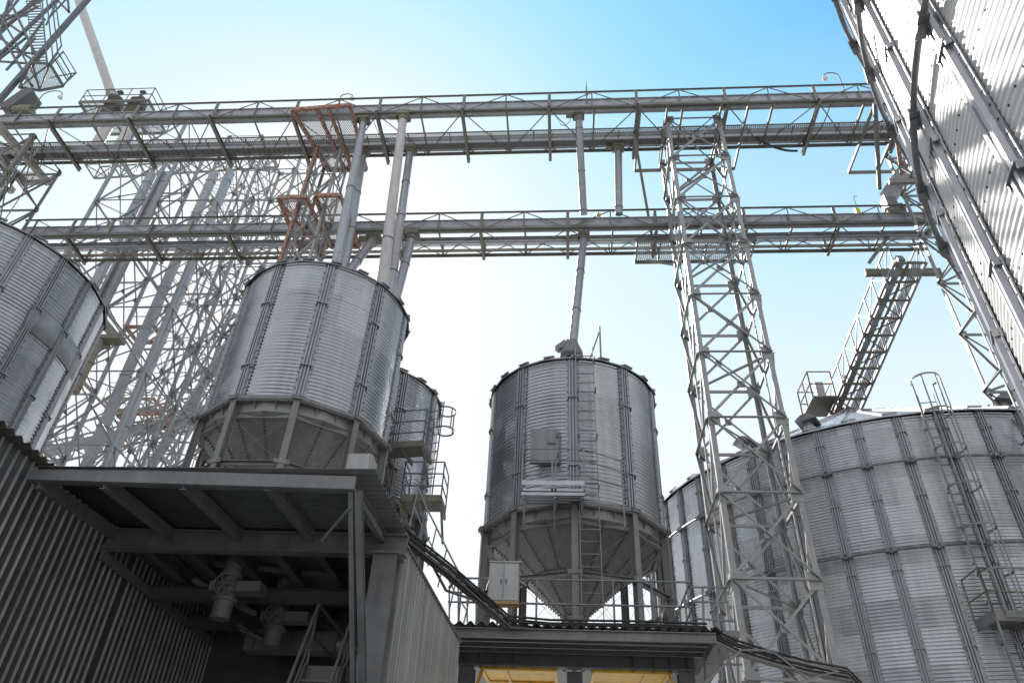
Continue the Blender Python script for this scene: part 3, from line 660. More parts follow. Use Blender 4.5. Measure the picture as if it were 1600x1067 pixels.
# ------------------------------------------------------------ catwalks
def catwalk(label, x0, x1, Yn, Yf, z, h, pan, caseA, caseB, cross=0.35, x_ref=0.0):
    t = thing('conveyor_catwalk', label, 'catwalk', ((x0+x1)/2, (Yn+Yf)/2, z))
    xs = []; k = math.ceil((x0-x_ref)/pan); 
    while x_ref+k*pan <= x1: xs.append((k, x_ref+k*pan)); k += 1
    for Y, nm, s in ((Yn, 'near', 1), (Yf, 'far', -1)):
        m = MB()
        m.ang((x0, Y, z), (x1, Y, z), 0.10, fy=-1); m.ang((x0, Y, z+h), (x1, Y, z+h), 0.06, fy=-1)
        for k, x in xs:
            if k % 2: m.ang((x, Y, z), (x, Y, z+h), 0.055, up=(0, 1, 0))
            else: m.beam((x, Y-0.02*s, z-0.05), (x, Y-0.02*s, z+h), 0.12, 0.04, up=(0, 1, 0))
            if x+pan <= x1:
                if k % 2 == 0: m.beam((x, Y, z+0.04), (x+pan, Y, z+h-0.02), 0.03, 0.03)
                else: m.beam((x, Y, z+h-0.02), (x+pan, Y, z+0.04), 0.03, 0.03)
        for k, x in xs:
            m.box((x, Y-0.012*s, z+0.0), (0.26, 0.012, 0.15))
            if k % 2: m.box((x, Y-0.012*s, z+h-0.03), (0.2, 0.012, 0.09))
        m.build('side_truss', LATTD, t)
    m = MB()
    for k, x in xs:
        if k % 2 == 0: m.ibeam((x, Yn-cross*0.6, z-0.09), (x, Yf+cross, z-0.09), 0.12, 0.17); 
        else: m.ang((x, Yn, z-0.02), (x, Yf, z-0.02), 0.075)
        if x+pan <= x1:
            if k % 2 == 0: m.ang((x, Yn, z-0.03), (x+pan, Yf, z-0.03), 0.045)
            else: m.ang((x, Yf, z-0.03), (x+pan, Yn, z-0.03), 0.045)
    m.build('floor_beam', LATTD, t)
    for (ya, yb, za, zb) in (caseA, caseB):
        m = MB(); m.box(((x0+x1)/2, (ya+yb)/2, (za+zb)/2), (x1-x0, yb-ya, zb-za))
        m.box(((x0+x1)/2, ya-0.02, zb), (x1-x0, 0.05, 0.035)); m.box(((x0+x1)/2, ya-0.02, za), (x1-x0, 0.05, 0.035)); m.box(((x0+x1)/2, yb+0.02, za), (x1-x0, 0.05, 0.035))
        x = x0+1
        while x < x1: m.box((x, (ya+yb)/2, (za+zb)/2), (0.045, yb-ya+0.07, zb-za+0.05)); x += 2.3
        m.build('conveyor_casing', CASE, t)
    return t, xs
UZ = 26.12
cu, xsu = catwalk('upper conveyor catwalk running across the whole photo', -26, 14.5, 17.2, 19.2, UZ, 1.1, 1.70, (17.30, 17.62, UZ+0.33, UZ+0.74), (18.80, 19.12, UZ+0.14, UZ+0.44), x_ref=-0.55)
m = MB(); m.box((-5.75, 18.38, UZ+0.02), (40, 0.34, 0.02)); m.build('walkway_grating', GRAT, cu)
m = MB(); m.tube((-25.7, 18.18, UZ+0.05), (14.2, 18.18, UZ+0.05), 0.035, 6)
x = -25
while x < 14: m.beam((x, 18.16, UZ), (x, 18.6, UZ), 0.04, 0.03); x += 1.7
m.build('kerb_rail', LATTD, cu)
m = MB(); m.box((-5.75, 18.78, UZ-0.02), (40, 0.26, 0.06))
x = -25.7
while x < 14.2: m.box((x, 18.78, UZ-0.06), (0.03, 0.25, 0.03)); x += 0.22
m.build('return_belt', DARKF, cu)
LZ = 22.42
cl, xsl = catwalk('lower conveyor catwalk passing behind the hopper silo spouts', -22.5, 14.0, 20.0, 21.4, LZ, 1.0, 1.70, (20.10, 20.40, LZ+0.30, LZ+0.66), (20.56, 20.64, LZ-0.04, LZ+0.06), cross=0.12, x_ref=0.15)
m = MB(); m.box((-4.2, 20.78, LZ+0.01), (36, 0.22, 0.02)); m.build('walkway_grating', GRAT, cl)
m = MB(); m.tube((-22, 21.4, LZ+0.6), (13.8, 21.4, LZ+0.6), 0.022, 6); m.tube((-22, 21.42, LZ+1.0), (13.8, 21.42, LZ+1.0), 0.022, 6); m.build('handrail', LATTD, cl)
m = MB(); m.box((-4.2, 21.22, LZ+0.1), (36, 0.10, 0.08)); m.build('cable_tray', mat('tray_rust', (0.33, 0.31, 0.27), 0.1, 0.7, 0.2, 5, rust=0.4, rustcol=(0.25, 0.11, 0.045), rscale=3), cl)

# lamps and small fittings on the catwalks
def hook_lamp(p, h, reach, label, rz=0.0, bulb=True):
    t = thing('catwalk_lamp', label, 'lamp', p, 'gooseneck lamps on the catwalks'); n = 8
    pts = [(0, 0, 0), (0, 0, h)]+[(reach*0.5*(1-math.cos(PI*i/n)), 0, h+reach*0.35*math.sin(PI*i/n)) for i in range(1, n+1)]+[(reach, 0, h-0.1)]
    local('post', MB().path(pts, 0.022, 6), LATTD, t, rz)
    local('lamp_head', MB().lathe([(0.03, 0), (0.09, -0.05), (0.11, -0.16), (0.05, -0.22), (0.0, -0.22)], (reach, 0, h-0.05), 10), WHITE, t, rz)
    return t
def lamp_at(px, py_top, py_base, x_top, Y, reach, label):
    b = at(px, py_base, Y=Y); tp = at(x_top, py_top, Y=Y); hook_lamp(b, tp.z-b.z, reach, label, PI if reach < 0 else 0.0)
tlamp = hook_lamp(at(1325, 155, Y=17.2), at(1315, 118, Y=17.2).z-at(1325, 155, Y=17.2).z, 0.55, 'curved lamp above the upper catwalk beside the huge silo', PI)
hook_lamp(at(516, 205, Y=17.5), 2.3, 0.5, 'curved lamp above the rusty platform frame', 0.0)
hook_lamp(at(40, 185, Y=17.3), 1.6, 0.9, 'curved lamp on the far left end of the upper catwalk', 0.0)
lr = at(917, 160, Y=17.2)
t = thing('lightning_rod', 'thin spike standing on the upper catwalk above the middle silo', 'lightning rod', lr)
MB().tube(lr, lr+Vector((0, 0, 1.0)), 0.03, 6).tube(lr+Vector((0, 0, 1.0)), lr+Vector((0, 0, 1.6)), 0.02, 6, 0.004).build('rod', LATTD, t)
MB().lathe([(0.0, 0.0), (0.06, 0.03), (0.06, 0.09), (0.0, 0.12)], lr+Vector((0, 0, 0.45)), 8).build('collar', LATTD, t)
def ybox(px, py, Y, label, hook=True):
    b = at(px, py+22, Y=Y); t = thing('signal_box', label, 'signal box', b, 'yellow boxes on posts along the lower catwalk')
    MB().tube(b, b+Vector((0, 0, 1.05)), 0.02, 6).build('post', LATTD, t)
    if hook: MB().path([b+Vector((0.06, 0, 0.5)), b+Vector((0.06, 0, 1.5)), b+Vector((0.12, 0, 1.6)), b+Vector((0.2, 0, 1.55))], 0.015, 5).build('lamp_arm', LATTD, t)
    MB().box(b+Vector((0, -0.03, 0.6)), (0.16, 0.12, 0.42)).box(b+Vector((0, -0.1, 0.6)), (0.12, 0.02, 0.3)).build('housing', YSIGN, t)
ybox(1346, 328, 20.5, 'yellow signal box on the lower catwalk near the right lattice tower')
ybox(936, 336, 20.5, 'pale box on the lower catwalk beside the middle spout', False)
ybox(289, 352, 20.5, 'yellow signal box on the lower catwalk amid the left towers', False)
def motor_box(px, py, Y, w, label, nm='drive_motor'):
    b = at(px, py, Y=Y); t = thing(nm, label, 'motor', b)
    MB().box(b+Vector((0, 0, 0.12)), (w, 0.4, 0.24)).box(b+Vector((0, 0, 0.26)), (w*1.1, 0.45, 0.03)).build('gearbox', MOSS, t)
    MB().tube(b+Vector((-w*0.4, -0.05, 0.45)), b+Vector((w*0.45, -0.05, 0.45)), 0.17, 12).tube(b+Vector((w*0.45, -0.05, 0.45)), b+Vector((w*0.6, -0.05, 0.45)), 0.11, 12).build('motor_body', CASE, t)
    return t
motor_box(1400, 338, 20.4, 0.7, 'grey drive motor on the lower catwalk at its right end')

# slack wires below the catwalks
def wire(label, p, q, sag, r=0.012):
    p = Vector(p); q = Vector(q); t = [p.lerp(q, i/12)-Vector((0, 0, sag*4*(i/12)*(1-i/12))) for i in range(13)]
    o = MB().path(t, r, 5).build('hanging_wire', CABL); tag(o, label, 'wire')
wire('loose black wire looping under the upper catwalk left of the middle spout', (-0.35, 17.5, UZ+0.3), (0.35, 17.6, UZ+0.2), 0.8)
wire('loose black wire under the upper catwalk between the steep and the pale pinkish spout', (-7.6, 17.4, UZ+0.1), (-6.7, 18.6, UZ+0.1), 0.7)
wire('thin cable drooping along the right end of the upper catwalk', (10.2, 17.25, UZ+0.2), (9.5, 19.0, UZ-0.1), 0.5, 0.02)
wire('bundle of wires draped beneath the right part of the upper catwalk', (7.6, 18.7, UZ-0.05), (9.4, 19.4, UZ-0.05), 0.25, 0.05)
# ------------------------------------------------------------ spouts
def spout(label, pts, r, m, collars=(), rb=None):
    t = thing('grain_spout', label, 'pipe', pts[-1], 'grain spouts between catwalks and silos'); P = [Vector(p) for p in pts]
    b = MB()
    LT = sum((q-p).length for p, q in zip(P[:-1], P[1:])); rb = rb or r; acc = 0.0; RA = lambda u: r+(rb-r)*u/LT
    for p, q in zip(P[:-1], P[1:]): b.tube(p, q, RA(acc), 20, RA(acc+(q-p).length)); acc += (q-p).length
    b.build('pipe', m, t)
    d = (P[-1]-P[0]).normalized()
    for f in collars:
        F_ = f*LT; rc_ = RA(F_)
        for p, q in zip(P[:-1], P[1:]):
            if F_ <= (q-p).length: dd = (q-p).normalized(); e = p+dd*F_; MB().tube(e-dd*0.025, e+dd*0.025, rc_*1.12, 20).build('collar', GALVD, t); break
            F_ -= (q-p).length
    e = P[0]; MB().tube(e+Vector((0, 0, 0.02)), e+(P[1]-P[0]).normalized()*0.16, r*1.25, 20).build('collar', MOSS, t)
    g = MB(); g.box(P[0]+Vector((0, 0, 0.1)), (r*3.2, r*3, 0.2)); g.box(P[0]+Vector((-r*2.4, 0, 0.06)), (r*2.2, r*1.2, 0.12)); g.build('slide_gate', MOSS, t)
    return t
UB = UZ-0.16
zL = LZ+0.05
spout('steep spout from the upper catwalk straight onto the left hopper silo roof', [at(568, 190, Z=UB), at(528, 400, Y=16.6), Vector((-7.1, 16.62, 15.9))], 0.14, PIPEM, (0.45, 0.93), 0.175)
spout('slimmer spout right behind the steep one, ending beyond the silo rim', [at(626, 0+238, Z=UB)-Vector((1.55, 0, 0))+Vector((0, 0, 0)), at(541, 405, Y=19.4), at(520, 470, Y=19.6)], 0.135, PIPEM, (0.3, 0.55), 0.165)
spout('pale pinkish spout, widest and lightest of the leaning pair at centre', [at(630, 184, Z=UB), at(597, 445, Y=18.6), at(588, 520, Y=18.8)], 0.16, PIPEW, (0.6,), 0.22)
spout('grey spout just right of the pale pinkish one', [at(641, 236, Z=UB), at(618, 400, Y=19.5), at(600, 520, Y=20.0)], 0.15, PIPEM, (0.2, 0.4, 0.7), 0.18)
spout('short spout below the lower catwalk leaning left behind the silo rim', [at(584, 374, Z=LZ-0.15), at(545, 425, Y=19.5), at(520, 470, Y=19.0)], 0.17, PIPEM, (0.4,))
spout('slim spout below the lower catwalk leaning onto the rear silo', [at(644, 370, Z=LZ-0.15), at(618, 470, Y=20.5), at(606, 520, Y=20.6)], 0.17, PIPEM, (0.3,))
spout('spout from the upper to the lower catwalk above the middle silo, nearer of two', [at(904, 182, Z=UB), at(912, 336, Z=LZ+0.6)], 0.14, PIPEM, (0.12, 0.55, 0.95))
spout('vertical spout between the two catwalks, with a small white tag', [at(966, 232, Z=UB), at(967, 335, Z=LZ+0.6)], 0.15, PIPEM, (0.9,))
spout('spout dropping from the lower catwalk onto the middle silo roof', [at(912, 372, Z=LZ-0.15), at(894, 545, Y=18.69)], 0.145, PIPEM, (0.35, 0.7, 0.97), 0.155)
cp = at(893, 548, Y=18.69)
t = thing('roof_inlet', 'flared inlet collar on the middle silo roof with a side flap', 'inlet', cp)
MB().lathe([(0.2, 0.35), (0.24, 0.2), (0.3, 0.05), (0.36, -0.1), (0.36, -0.25), (0.2, -0.3)], cp, 20).build('collar', GALVD, t)
MB().prism([cp+Vector((-0.2, -0.1, 0.4)), cp+Vector((-0.52, -0.1, 0.12)), cp+Vector((-0.42, -0.1, 0.02)), cp+Vector((-0.2, -0.1, 0.1))], (0, 0.25, 0)).build('flap', GALVD, t)

# ------------------------------------------------------------ inclined conveyor to the wide silo
def inclined():
    xl, xr = 11.85, 13.15; A = Vector((0, 20.6, 21.55)); B = Vector((0, 27.7, 18.35))
    A.z = at(1425, 410, Y=20.6).z; B.z = at(1318, 645, Y=27.7).z
    tl = at(1398, 415, Y=20.6).x; tr_ = at(1448, 415, Y=20.6).x; bl = at(1297, 645, Y=27.7).x; br = at(1342, 645, Y=27.7).x
    t = thing('inclined_conveyor', 'sloping conveyor gallery from the lower catwalk down to the wide silo roof', 'conveyor', (12.4, 27.7, B.z))
    P = lambda s, f, dz=0: Vector(((tl if s == 0 else tr_)*(1-f)+(bl if s == 0 else br)*f, A.y*(1-f)+B.y*f, A.z*(1-f)+B.z*f+dz))
    n = 9
    for s in (0, 1):
        m = MB(); m.ang(P(s, 0), P(s, 1), 0.11); m.ang(P(s, 0, 1.0), P(s, 1, 1.0), 0.06)
        for k in range(n+1):
            f = k/n; m.beam(P(s, f), P(s, f, 1.0), 0.05, 0.05)
            if k < n: m.beam(P(s, f, 0.02 if k % 2 else 1.0), P(s, (k+1)/n, 1.0 if k % 2 else 0.02), 0.035, 0.035)
        m.build('side_truss', LATT, t)
    m = MB()
    for k in range(n+1):
        f = k/n; m.beam(P(0, f, -0.03), P(1, f, -0.03), 0.08, 0.08)
        if k < n: m.beam(P(k % 2, f, -0.03), P(1-k % 2, (k+1)/n, -0.03), 0.04, 0.04)
    m.build('floor_beam', LATTD, t)
    m = MB(); mid = lambda f, u, dz: P(0, f, dz).lerp(P(1, f, dz), u)
    m.beam(mid(0, 0.28, 0.25), mid(1, 0.28, 0.25), 0.26, 0.3)
    for k in range(8): m.beam(mid(k/8+0.02, 0.28, 0.25), mid(k/8+0.03, 0.28, 0.25), 0.30, 0.34)
    m.build('conveyor_casing', CASE, t)
    m = MB(); m.beam(mid(0, 0.78, 0.05), mid(1, 0.78, 0.05), 0.36, 0.02); m.build('walkway_grating', GRAT, t)
    m = MB(); m.beam(mid(0, 0.50, 0.06), mid(1, 0.50, 0.06), 0.07, 0.07); m.build('cable_tray', LATTD, t)
    e = P(0, 1); 
    MB().box(e+Vector((0.6, 0.35, 0.1)), (0.7, 0.5, 0.5)).box(e+Vector((0.6, 0.35, -0.25)), (0.45, 0.4, 0.3)).build('discharge_head', RED, t)
    # side platform with rusty rails at the foot
    q = P(0, 0.97); f = MB(); f.box(q+Vector((-0.55, -0.2, 0)), (1.0, 1.6, 0.06)); f.build('platform', LATTD, t)
    rail_mb([q+Vector((-0.1, -1.0, 0)), q+Vector((-1.05, -1.0, 0)), q+Vector((-1.05, 0.6, 0)), q+Vector((-0.1, 0.6, 0))], 1.25, 1.0, 0.03, 1).build('railing', RUST, t)
    MB().box(q+Vector((-0.45, -0.3, 0.6)), (0.35, 0.3, 1.0)).build('drive_box', GALV, t)
    # head support down to the apex
    m = MB(); 
    for dx in (0.1, 1.0): m.beam(e+Vector((dx, 0.3, 0)), (12.33+(dx-0.5)*0.6, 28.0, 18.4), 0.08, 0.08)
    m.build('support_leg', LATTD, t)
inclined()
# transfer chute between the catwalks at the right tower
c1 = at(1425, 255, Y=19.3); c2 = at(1390, 320, Y=20.4)
t = thing('transfer_chute', 'bent grey and red chute between the catwalks by the right tower', 'chute', c2)
MB().beam(c1, c2+Vector((0, 0, 0.35)), 0.5, 0.45).beam(c2+Vector((0, 0, 0.35)), c2+Vector((0.0, 0, -0.5)), 0.42, 0.42, up=(0, 1, 0)).build('duct', CASE, t)
MB().beam(c1+Vector((0.3, 0, 0.2)), c1.lerp(c2, 0.5)+Vector((0.32, 0, 0.1)), 0.2, 0.4).build('liner', RED, t)

# ------------------------------------------------------------ left tower cluster
def legx(slope, Y): return at(875+slope*1364, 400, Y=Y).x
G = 'elevator towers behind the far left silo'
def casing_tower(label, sl, Yn, dep, z1, bay, cas, w=0.14, bw=0.075, m=LATT, taper=0.0, head=True, fine=False):
    z1 = at(300, z1, Y=Yn).z
    z1 = round(z1, 2)
    xl, xr = legx(sl[0], Yn), legx(sl[1], Yn)
    t = lattice_tower('elevator_tower', label, [(xl, Yn), (xr, Yn), (xr, Yn+dep), (xl, Yn+dep)], 0, z1, bay, m=m, w=w, bw=bw, gus=0.3, group=G, kside=False, fine=fine)
    for s in cas:
        X = legx(s, Yn+dep*0.35); b = MB(); Y = Yn+dep*0.35
        b.box((X, Y, z1/2), (0.36, 0.26, z1))
        z = 1.2
        while z < z1: b.box((X, Y, z), (0.42, 0.32, 0.05)); z += 2.4
        b.build('elevator_casing', CASE, t)
    return t
e1 = casing_tower('wide elevator tower with two pairs of flat grey casings, nearest of the left group', (-.492, -.421), 22.6, 2.9, 245, 3.3, (-.516, -.496, -.4373, -.4176))
e2 = casing_tower('elevator tower rising to the railed head platform at upper left', (-.5677, -.505), 23.4, 2.4, 185, 3.3, ())
e3 = casing_tower('slimmer elevator tower at the right of the left group', (-.3854, -.335), 27.0, 2.4, 225, 2.6, (), w=0.13, bw=0.08)
e4 = casing_tower('pale distant elevator tower seen through the left group', (-.44, -.395), 31.0, 3.0, 215, 2.6, (), w=0.10, bw=0.055)
# caged ladders and landings on them
for t, s, Y, zz in ((e3, -.33, 26.9, 24), (e1, -.497, 22.5, 20)):
    X = legx(s, Y); ladder_mb((X, Y, 6), (X, Y, zz), (1, 0, 0), 0.45).build('ladder', LATT, t)
    cage_mb((X, Y-0.38, 0), 8, zz, 0.4, PI/2, 5, 1.0).build('ladder_cage', LATT, t)
for t, sx, Y, zz in ((e3, -.325, 26.4, 12.6), (e3, -.325, 26.4, 16.4), (e3, -.325, 26.4, 20.4), (e3, -.33, 26.4, 24.6)):
    X = legx(sx, Y); MB().box((X, Y, zz), (1.5, 1.1, 0.05)).build('landing', LATTD, t)
    rail_mb([(X-0.7, Y+0.5, zz), (X-0.7, Y-0.5, zz), (X+0.7, Y-0.5, zz), (X+0.7, Y+0.5, zz)], 1.05, 0.75, 0.022, 1).build('railing', LATT, t)
# zig-zag stair of the slim tower, landings with rusty rims inside the group
for t, Y, zz, a, b in ((e4, 34.6, 24.0, -.45, -.40), (e4, 30.6, 20.5, -.43, -.385), (e1, 25.4, 22.0, -.46, -.43)):
    xa, xb = legx(a, Y), legx(b, Y); MB().beam((xa, Y, zz), (xb, Y, zz), 0.1, 0.16).beam((xa, Y+1.2, zz), (xb, Y+1.2, zz), 0.1, 0.16).beam((xa, Y, zz), (xa, Y+1.2, zz), 0.1, 0.16).beam((xb, Y, zz), (xb, Y+1.2, zz), 0.1, 0.16).build('landing', RUST, t)
    rail_mb([(xa, Y, zz+0.1), (xb, Y, zz+0.1)], 1.05, 1.1, 0.025, 1).build('railing', LATT, t)
def gallery(label, p, q, w, h, n, m=LATTD, casing=True):
    t = thing('lattice_gallery', label, 'gallery', q); p = Vector(p); q = Vector(q); d = (q-p).normalized(); s = d.cross(Vector((0, 0, 1))).normalized()*w/2; u = s.cross(d).normalized()*-h
    if u.z < 0: u = -u
    for sg in (-1, 1):
        b = MB(); b.beam(p+s*sg, q+s*sg, 0.1, 0.1); b.beam(p+s*sg+u, q+s*sg+u, 0.08, 0.08)
        for k in range(n+1):
            e = p.lerp(q, k/n)+s*sg; b.beam(e, e+u, 0.06, 0.06)
            if k < n: f = p.lerp(q, (k+1)/n)+s*sg; b.beam(e+(u if k % 2 else Vector()), f+(Vector() if k % 2 else u), 0.05, 0.05)
        b.build('side_truss', m, t)
    b = MB()
    for k in range(n+1):
        e = p.lerp(q, k/n); b.beam(e-s, e+s, 0.07, 0.07)
        if k < n: f = p.lerp(q, (k+1)/n); sg = 1 if k % 2 else -1; b.beam(e-s*sg, f+s*sg, 0.05, 0.05)
    b.build('floor_beam', m, t)
    if casing: MB().beam(p+u*0.3, q+u*0.3, 0.45, 0.4).build('conveyor_casing', CASE, t)
    return t
gallery('sloping lattice gallery low down among the left towers', at(385, 500, Y=29), at(235, 735, Y=33), 1.4, 1.2, 14, LATT)
gallery('level lattice gallery crossing behind the left towers', at(60, 720, Y=30), at(330, 655, Y=33), 1.4, 1.2, 12, LATT)
gallery('high level gallery crossing behind the upper catwalk at left', at(140, 268, Y=30), at(430, 250, Y=30), 1.2, 1.2, 14, LATTD, False)
# mossy machinery seen between far left silo and towers
mp = at(172, 528, Y=21.5)
t = thing('elevator_boot', 'dark mossy transfer housing with a stained pipe beside the far left silo', 'machine', mp)
MB().beam(mp+Vector((-0.5, 0, 0.7)), mp+Vector((0.35, 0, -0.1)), 0.45, 0.35).box(mp+Vector((0.1, 0, -0.1)), (0.9, 0.5, 0.16)).box(mp+Vector((-0.4, 0.2, -0.05)), (0.5, 0.4, 0.4)).build('housing', MOSS, t)
MB().tube(mp+Vector((-0.25, -0.1, -0.1)), mp+Vector((-0.25, -0.1, -2.6)), 0.13, 14).tube(mp+Vector((-0.25, -0.1, -1.2)), mp+Vector((-0.25, -0.1, -1.3)), 0.17, 14).build('pipe', mat('stained_pipe', (0.25, 0.24, 0.19), 0.1, 0.7, 0.3, 5, rust=0.3), t)

# head platform and trunks at upper left
n0 = at(124, 160, Y=22.9); n1 = at(236, 150, Y=22.9)
hz = n0.z
t = thing('head_platform', 'railed platform with elevator heads above the upper catwalk at left', 'platform', (n0.x, 23, hz))
P = [Vector((n0.x, 22.9, hz)), Vector((n1.x, 22.9, hz)), Vector((n1.x, 25.1, hz)), Vector((n0.x, 25.1, hz))]
f = MB()
for i in range(4): f.beam(P[i], P[(i+1) % 4], 0.1, 0.14)
f.beam(P[0].lerp(P[1], .35), P[3].lerp(P[2], .35), .08, .1); f.beam(P[0].lerp(P[1], .7), P[3].lerp(P[2], .7), .08, .1)
f.build('frame', LATTD, t)
MB().quad(*[p+Vector((0, 0, 0.09)) for p in P]).build('grating', GRAT, t)
rail_mb(P+[P[0]], 1.15, 1.4, 0.028, 1).build('railing', LATTD, t)
wh = mat('weathered_housing', (0.12, 0.11, 0.09), 0.1, 0.8, 0.3, 6, rust=0.3)
for px_ in (172, 208):
    hm = MB(); c = at(px_, 176, Y=23.4); hm.beam(c-Vector((0, 0, 0.3)), c+Vector((0, 0, 0.9)), 0.7, 0.6, up=(0, 1, 0)); hm.tube(c+Vector((-0.3, 0, 0.9)), c+Vector((0.3, 0, 0.9)), 0.35, 14); hm.tube(c+Vector((0.1, -0.2, 1.1)), c+Vector((0.1, -0.2, 1.7)), 0.09, 8); hm.box(c+Vector((0.1, -0.2, 1.6)), (0.3, 0.2, 0.12)); hm.build('elevator_head', wh, t)
for px_ in (176, 212):
    c = at(px_, 185, Y=23.2); MB().tube(c, Vector((c.x, c.y, at(px_-9, 236, Y=23.2).z)), 0.27, 18).build('trunk', PIPEW, t)
# long inclined spout reaching up from it
a = at(176, 152, Y=23.2); b = at(112, -30, Y=21.5)
spout('long pale spout rising out of the top left of the photo', [b, a], 0.26, PIPEW, (0.97,))

# lattice structure in the top left corner
CORN = mat('dark_zinc', (0.13, 0.135, 0.14), 0.4, 0.5, 0.2, 4)
def corner():
    Y = 18.0
    t = thing('ladder_tower', 'dark lattice structure with ladder and platform in the top left corner', 'lattice structure', at(60, 120, Y=Y))
    A = lambda x, y, dy=0: at(x, y, Y=Y+dy)
    m = MB(); m.beam(A(-30, 190), A(150, -15), 0.2, 0.2); m.build('main_chord', CORN, t)
    m = MB()
    for (a, b, w_) in (((-20, 105), (110, -20), .14), ((-20, 20), (50, 135), .12), ((5, -20), (60, 95), .12), ((-20, -10), (60, 130), .09), ((-20, 48), (75, -5), .10), ((0, 60), (48, 92), .09),
                       ((-20, 95), (50, 100), .08), ((-10, 25), (42, 25), .09), ((0, 45), (60, 10), .09), ((-20, 78), (52, 84), .08), ((70, -20), (108, 20), .09), ((100, -20), (72, 40), .06), ((75, 30), (112, -10), .06),
                       ((-10, 100), (40, 60), .09), ((10, 110), (55, 60), .08), ((108, 20), (104, -20), .09), ((20, -20), (-5, 70), .1), ((35, -20), (-10, 45), .07)):
        m.beam(A(*a, 0.3), A(*b, 0.3), w_, w_)
    for (a, b, w_) in (((-20, 70), (120, -60), .16), ((-20, 60), (45, -20), .1), ((20, 100), (70, 30), .1), ((-20, 15), (45, 60), .1)):
        m.beam(A(*a, 2.2), A(*b, 2.2), w_, w_)
    m.build('bracing', CORN, t)
    ladder_mb(A(63, 100), A(49, -25), (1, 0, 0), 0.75, 0.30, 0.03).build('ladder', DARKF, t)
    m = MB()
    for (a, b) in (((85, -10), (96, 72)), ((96, 72), (78, 98)), ((72, -10), (83, 95)), ((80, -5), (90, 80)), ((65, -10), (73, 98))): m.beam(A(*a, -0.4), A(*b, -0.4), 0.05, 0.05)
    m.build('handrail', CORN, t)
    z = A(60, 125).z; p = [at(30, 137, Z=z), at(62, 142, Z=z), at(99, 135, Z=z), at(78, 100, Z=z), at(50, 98, Z=z)]
    m = MB()
    for i in range(5): m.beam(p[i], p[(i+1) % 5], 0.09, 0.1)
    m.beam(p[0], p[3], .06, .06); m.beam(p[1], p[3], .06, .06); m.beam(p[1], p[4], .06, .06)
    pf = m.build('platform', CORN, t)
    MB().quad(*[q+Vector((0, 0, 0.07)) for q in p]).build('grating', GRAT, t)
    rail_mb([p[2]+Vector((0, 0, 0)), p[3], ], 0.9, 0.8, 0.03, 1).build('railing', CORN, t)
    q = [A(99, 133), A(119, 114), A(99, 81), A(78, 103)]
    m = MB()
    for i in range(3): m.beam(q[i], q[i+1], 0.05, 0.05)
    m.beam(A(108, 124), A(88, 92), 0.04, 0.04); m.beam(A(78, 122), A(119, 114), 0.04, 0.04); m.build('side_rail', CORN, t)
    return t
corner()
# tower end with rusty girders at left end of the catwalk
le = lattice_tower('lattice_tower', 'lattice tower with rusty girders at the left end of the catwalks', [(-23.6, 17.4), (-21.6, 17.4), (-21.6, 19.4), (-23.6, 19.4)], 0, 25.7, 2.26, m=LATTD, gus=0.2, w=0.14)
z = 25.75
g = MB()
for (a, b) in (((-30, 165), (76, 287)), ((-60, 185), (42, 289)), ((-60, 215), (20, 300))): g.beam(at(*a, Z=z), at(*b, Z=z), 0.2, 0.28)
g.beam(at(40, 286, Z=z), at(76, 284, Z=z), 0.14, 0.22); g.beam(at(-10, 245, Z=z), at(50, 225, Z=z), 0.1, 0.12); g.beam(at(30, 275, Z=z), at(60, 232, Z=z), 0.08, 0.1)
g.build('girder', mat('girder_paint', (0.35, 0.34, 0.31), 0.1, 0.6, 0.2, 5, rust=0.3, rustcol=(0.26, 0.10, 0.04)), le)
MB().quad(at(40, 285, Z=z+.12), at(72, 285, Z=z+.12), at(66, 268, Z=z+.12), at(34, 268, Z=z+.12)).build('grating', GRAT, le)
hb = at(22, 178, Y=17.6)
t = thing('drive_unit', 'dark hooded drive unit on the left end of the upper catwalk', 'motor', hb)
MB().beam(hb+Vector((-0.25, 0, 0)), hb+Vector((0.25, 0, 1.1)), 0.75, 0.55).tube(hb+Vector((0.25, -0.35, 1.1)), hb+Vector((0.25, 0.35, 1.1)), 0.27, 14).build('hood', DARKF, t)
MB().box(hb+Vector((0.5, 0, 0.15)), (0.5, 0.5, 0.25)).tube(hb+Vector((0.3, -0.3, -0.2)), hb+Vector((1.1, -0.3, -0.2)), 0.2, 12).build('motor_body', MOSS, t)

# ------------------------------------------------------------ left building with canopy
def wall_sheet(p, q, z0, z1f, pitch, depth, nrm, prof_=((0.0, 0), (0.5, 0), (0.6, 1), (0.9, 1)), edge=None):
    """trapezoid sheet from p to q; z1f(f) gives the top; nrm is the outward side"""
    m = MB(); p = Vector((p[0], p[1], 0)); q = Vector((q[0], q[1], 0)); L = (q-p).length; d = (q-p).normalized(); nrm = Vector(nrm)
    n = int(L/pitch); pts = []
    for i in range(n):
        b = i*pitch
        for u, o_ in prof_: pts.append((b+u*pitch, o_ and depth))
    pts.append((L, 0))
    vs = []
    for u, o_ in pts:
        e = p+d*u+nrm*o_; f = u/L; vs.append(e+Vector((0, 0, z0))); vs.append(e+Vector((0, 0, z1f(f))))
    for u, o_ in pts: e = p+d*u+nrm*(o_-0.006); f = u/L; vs.append(e+Vector((0, 0, z0))); vs.append(e+Vector((0, 0, z1f(f))))
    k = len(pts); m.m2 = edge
    fs = [(2*i, 2*i+2, 2*i+3, 2*i+1) for i in range(k-1)]+[(2*k+2*i, 2*k+2*i+1, 2*k+2*i+3, 2*k+2*i+2) for i in range(k-1)]
    fs += [(2*i+1, 2*i+3, 2*k+2*i+3, 2*k+2*i+1) for i in range(k-1)]
    m.add(vs, fs)
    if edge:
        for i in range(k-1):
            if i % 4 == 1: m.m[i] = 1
    return m
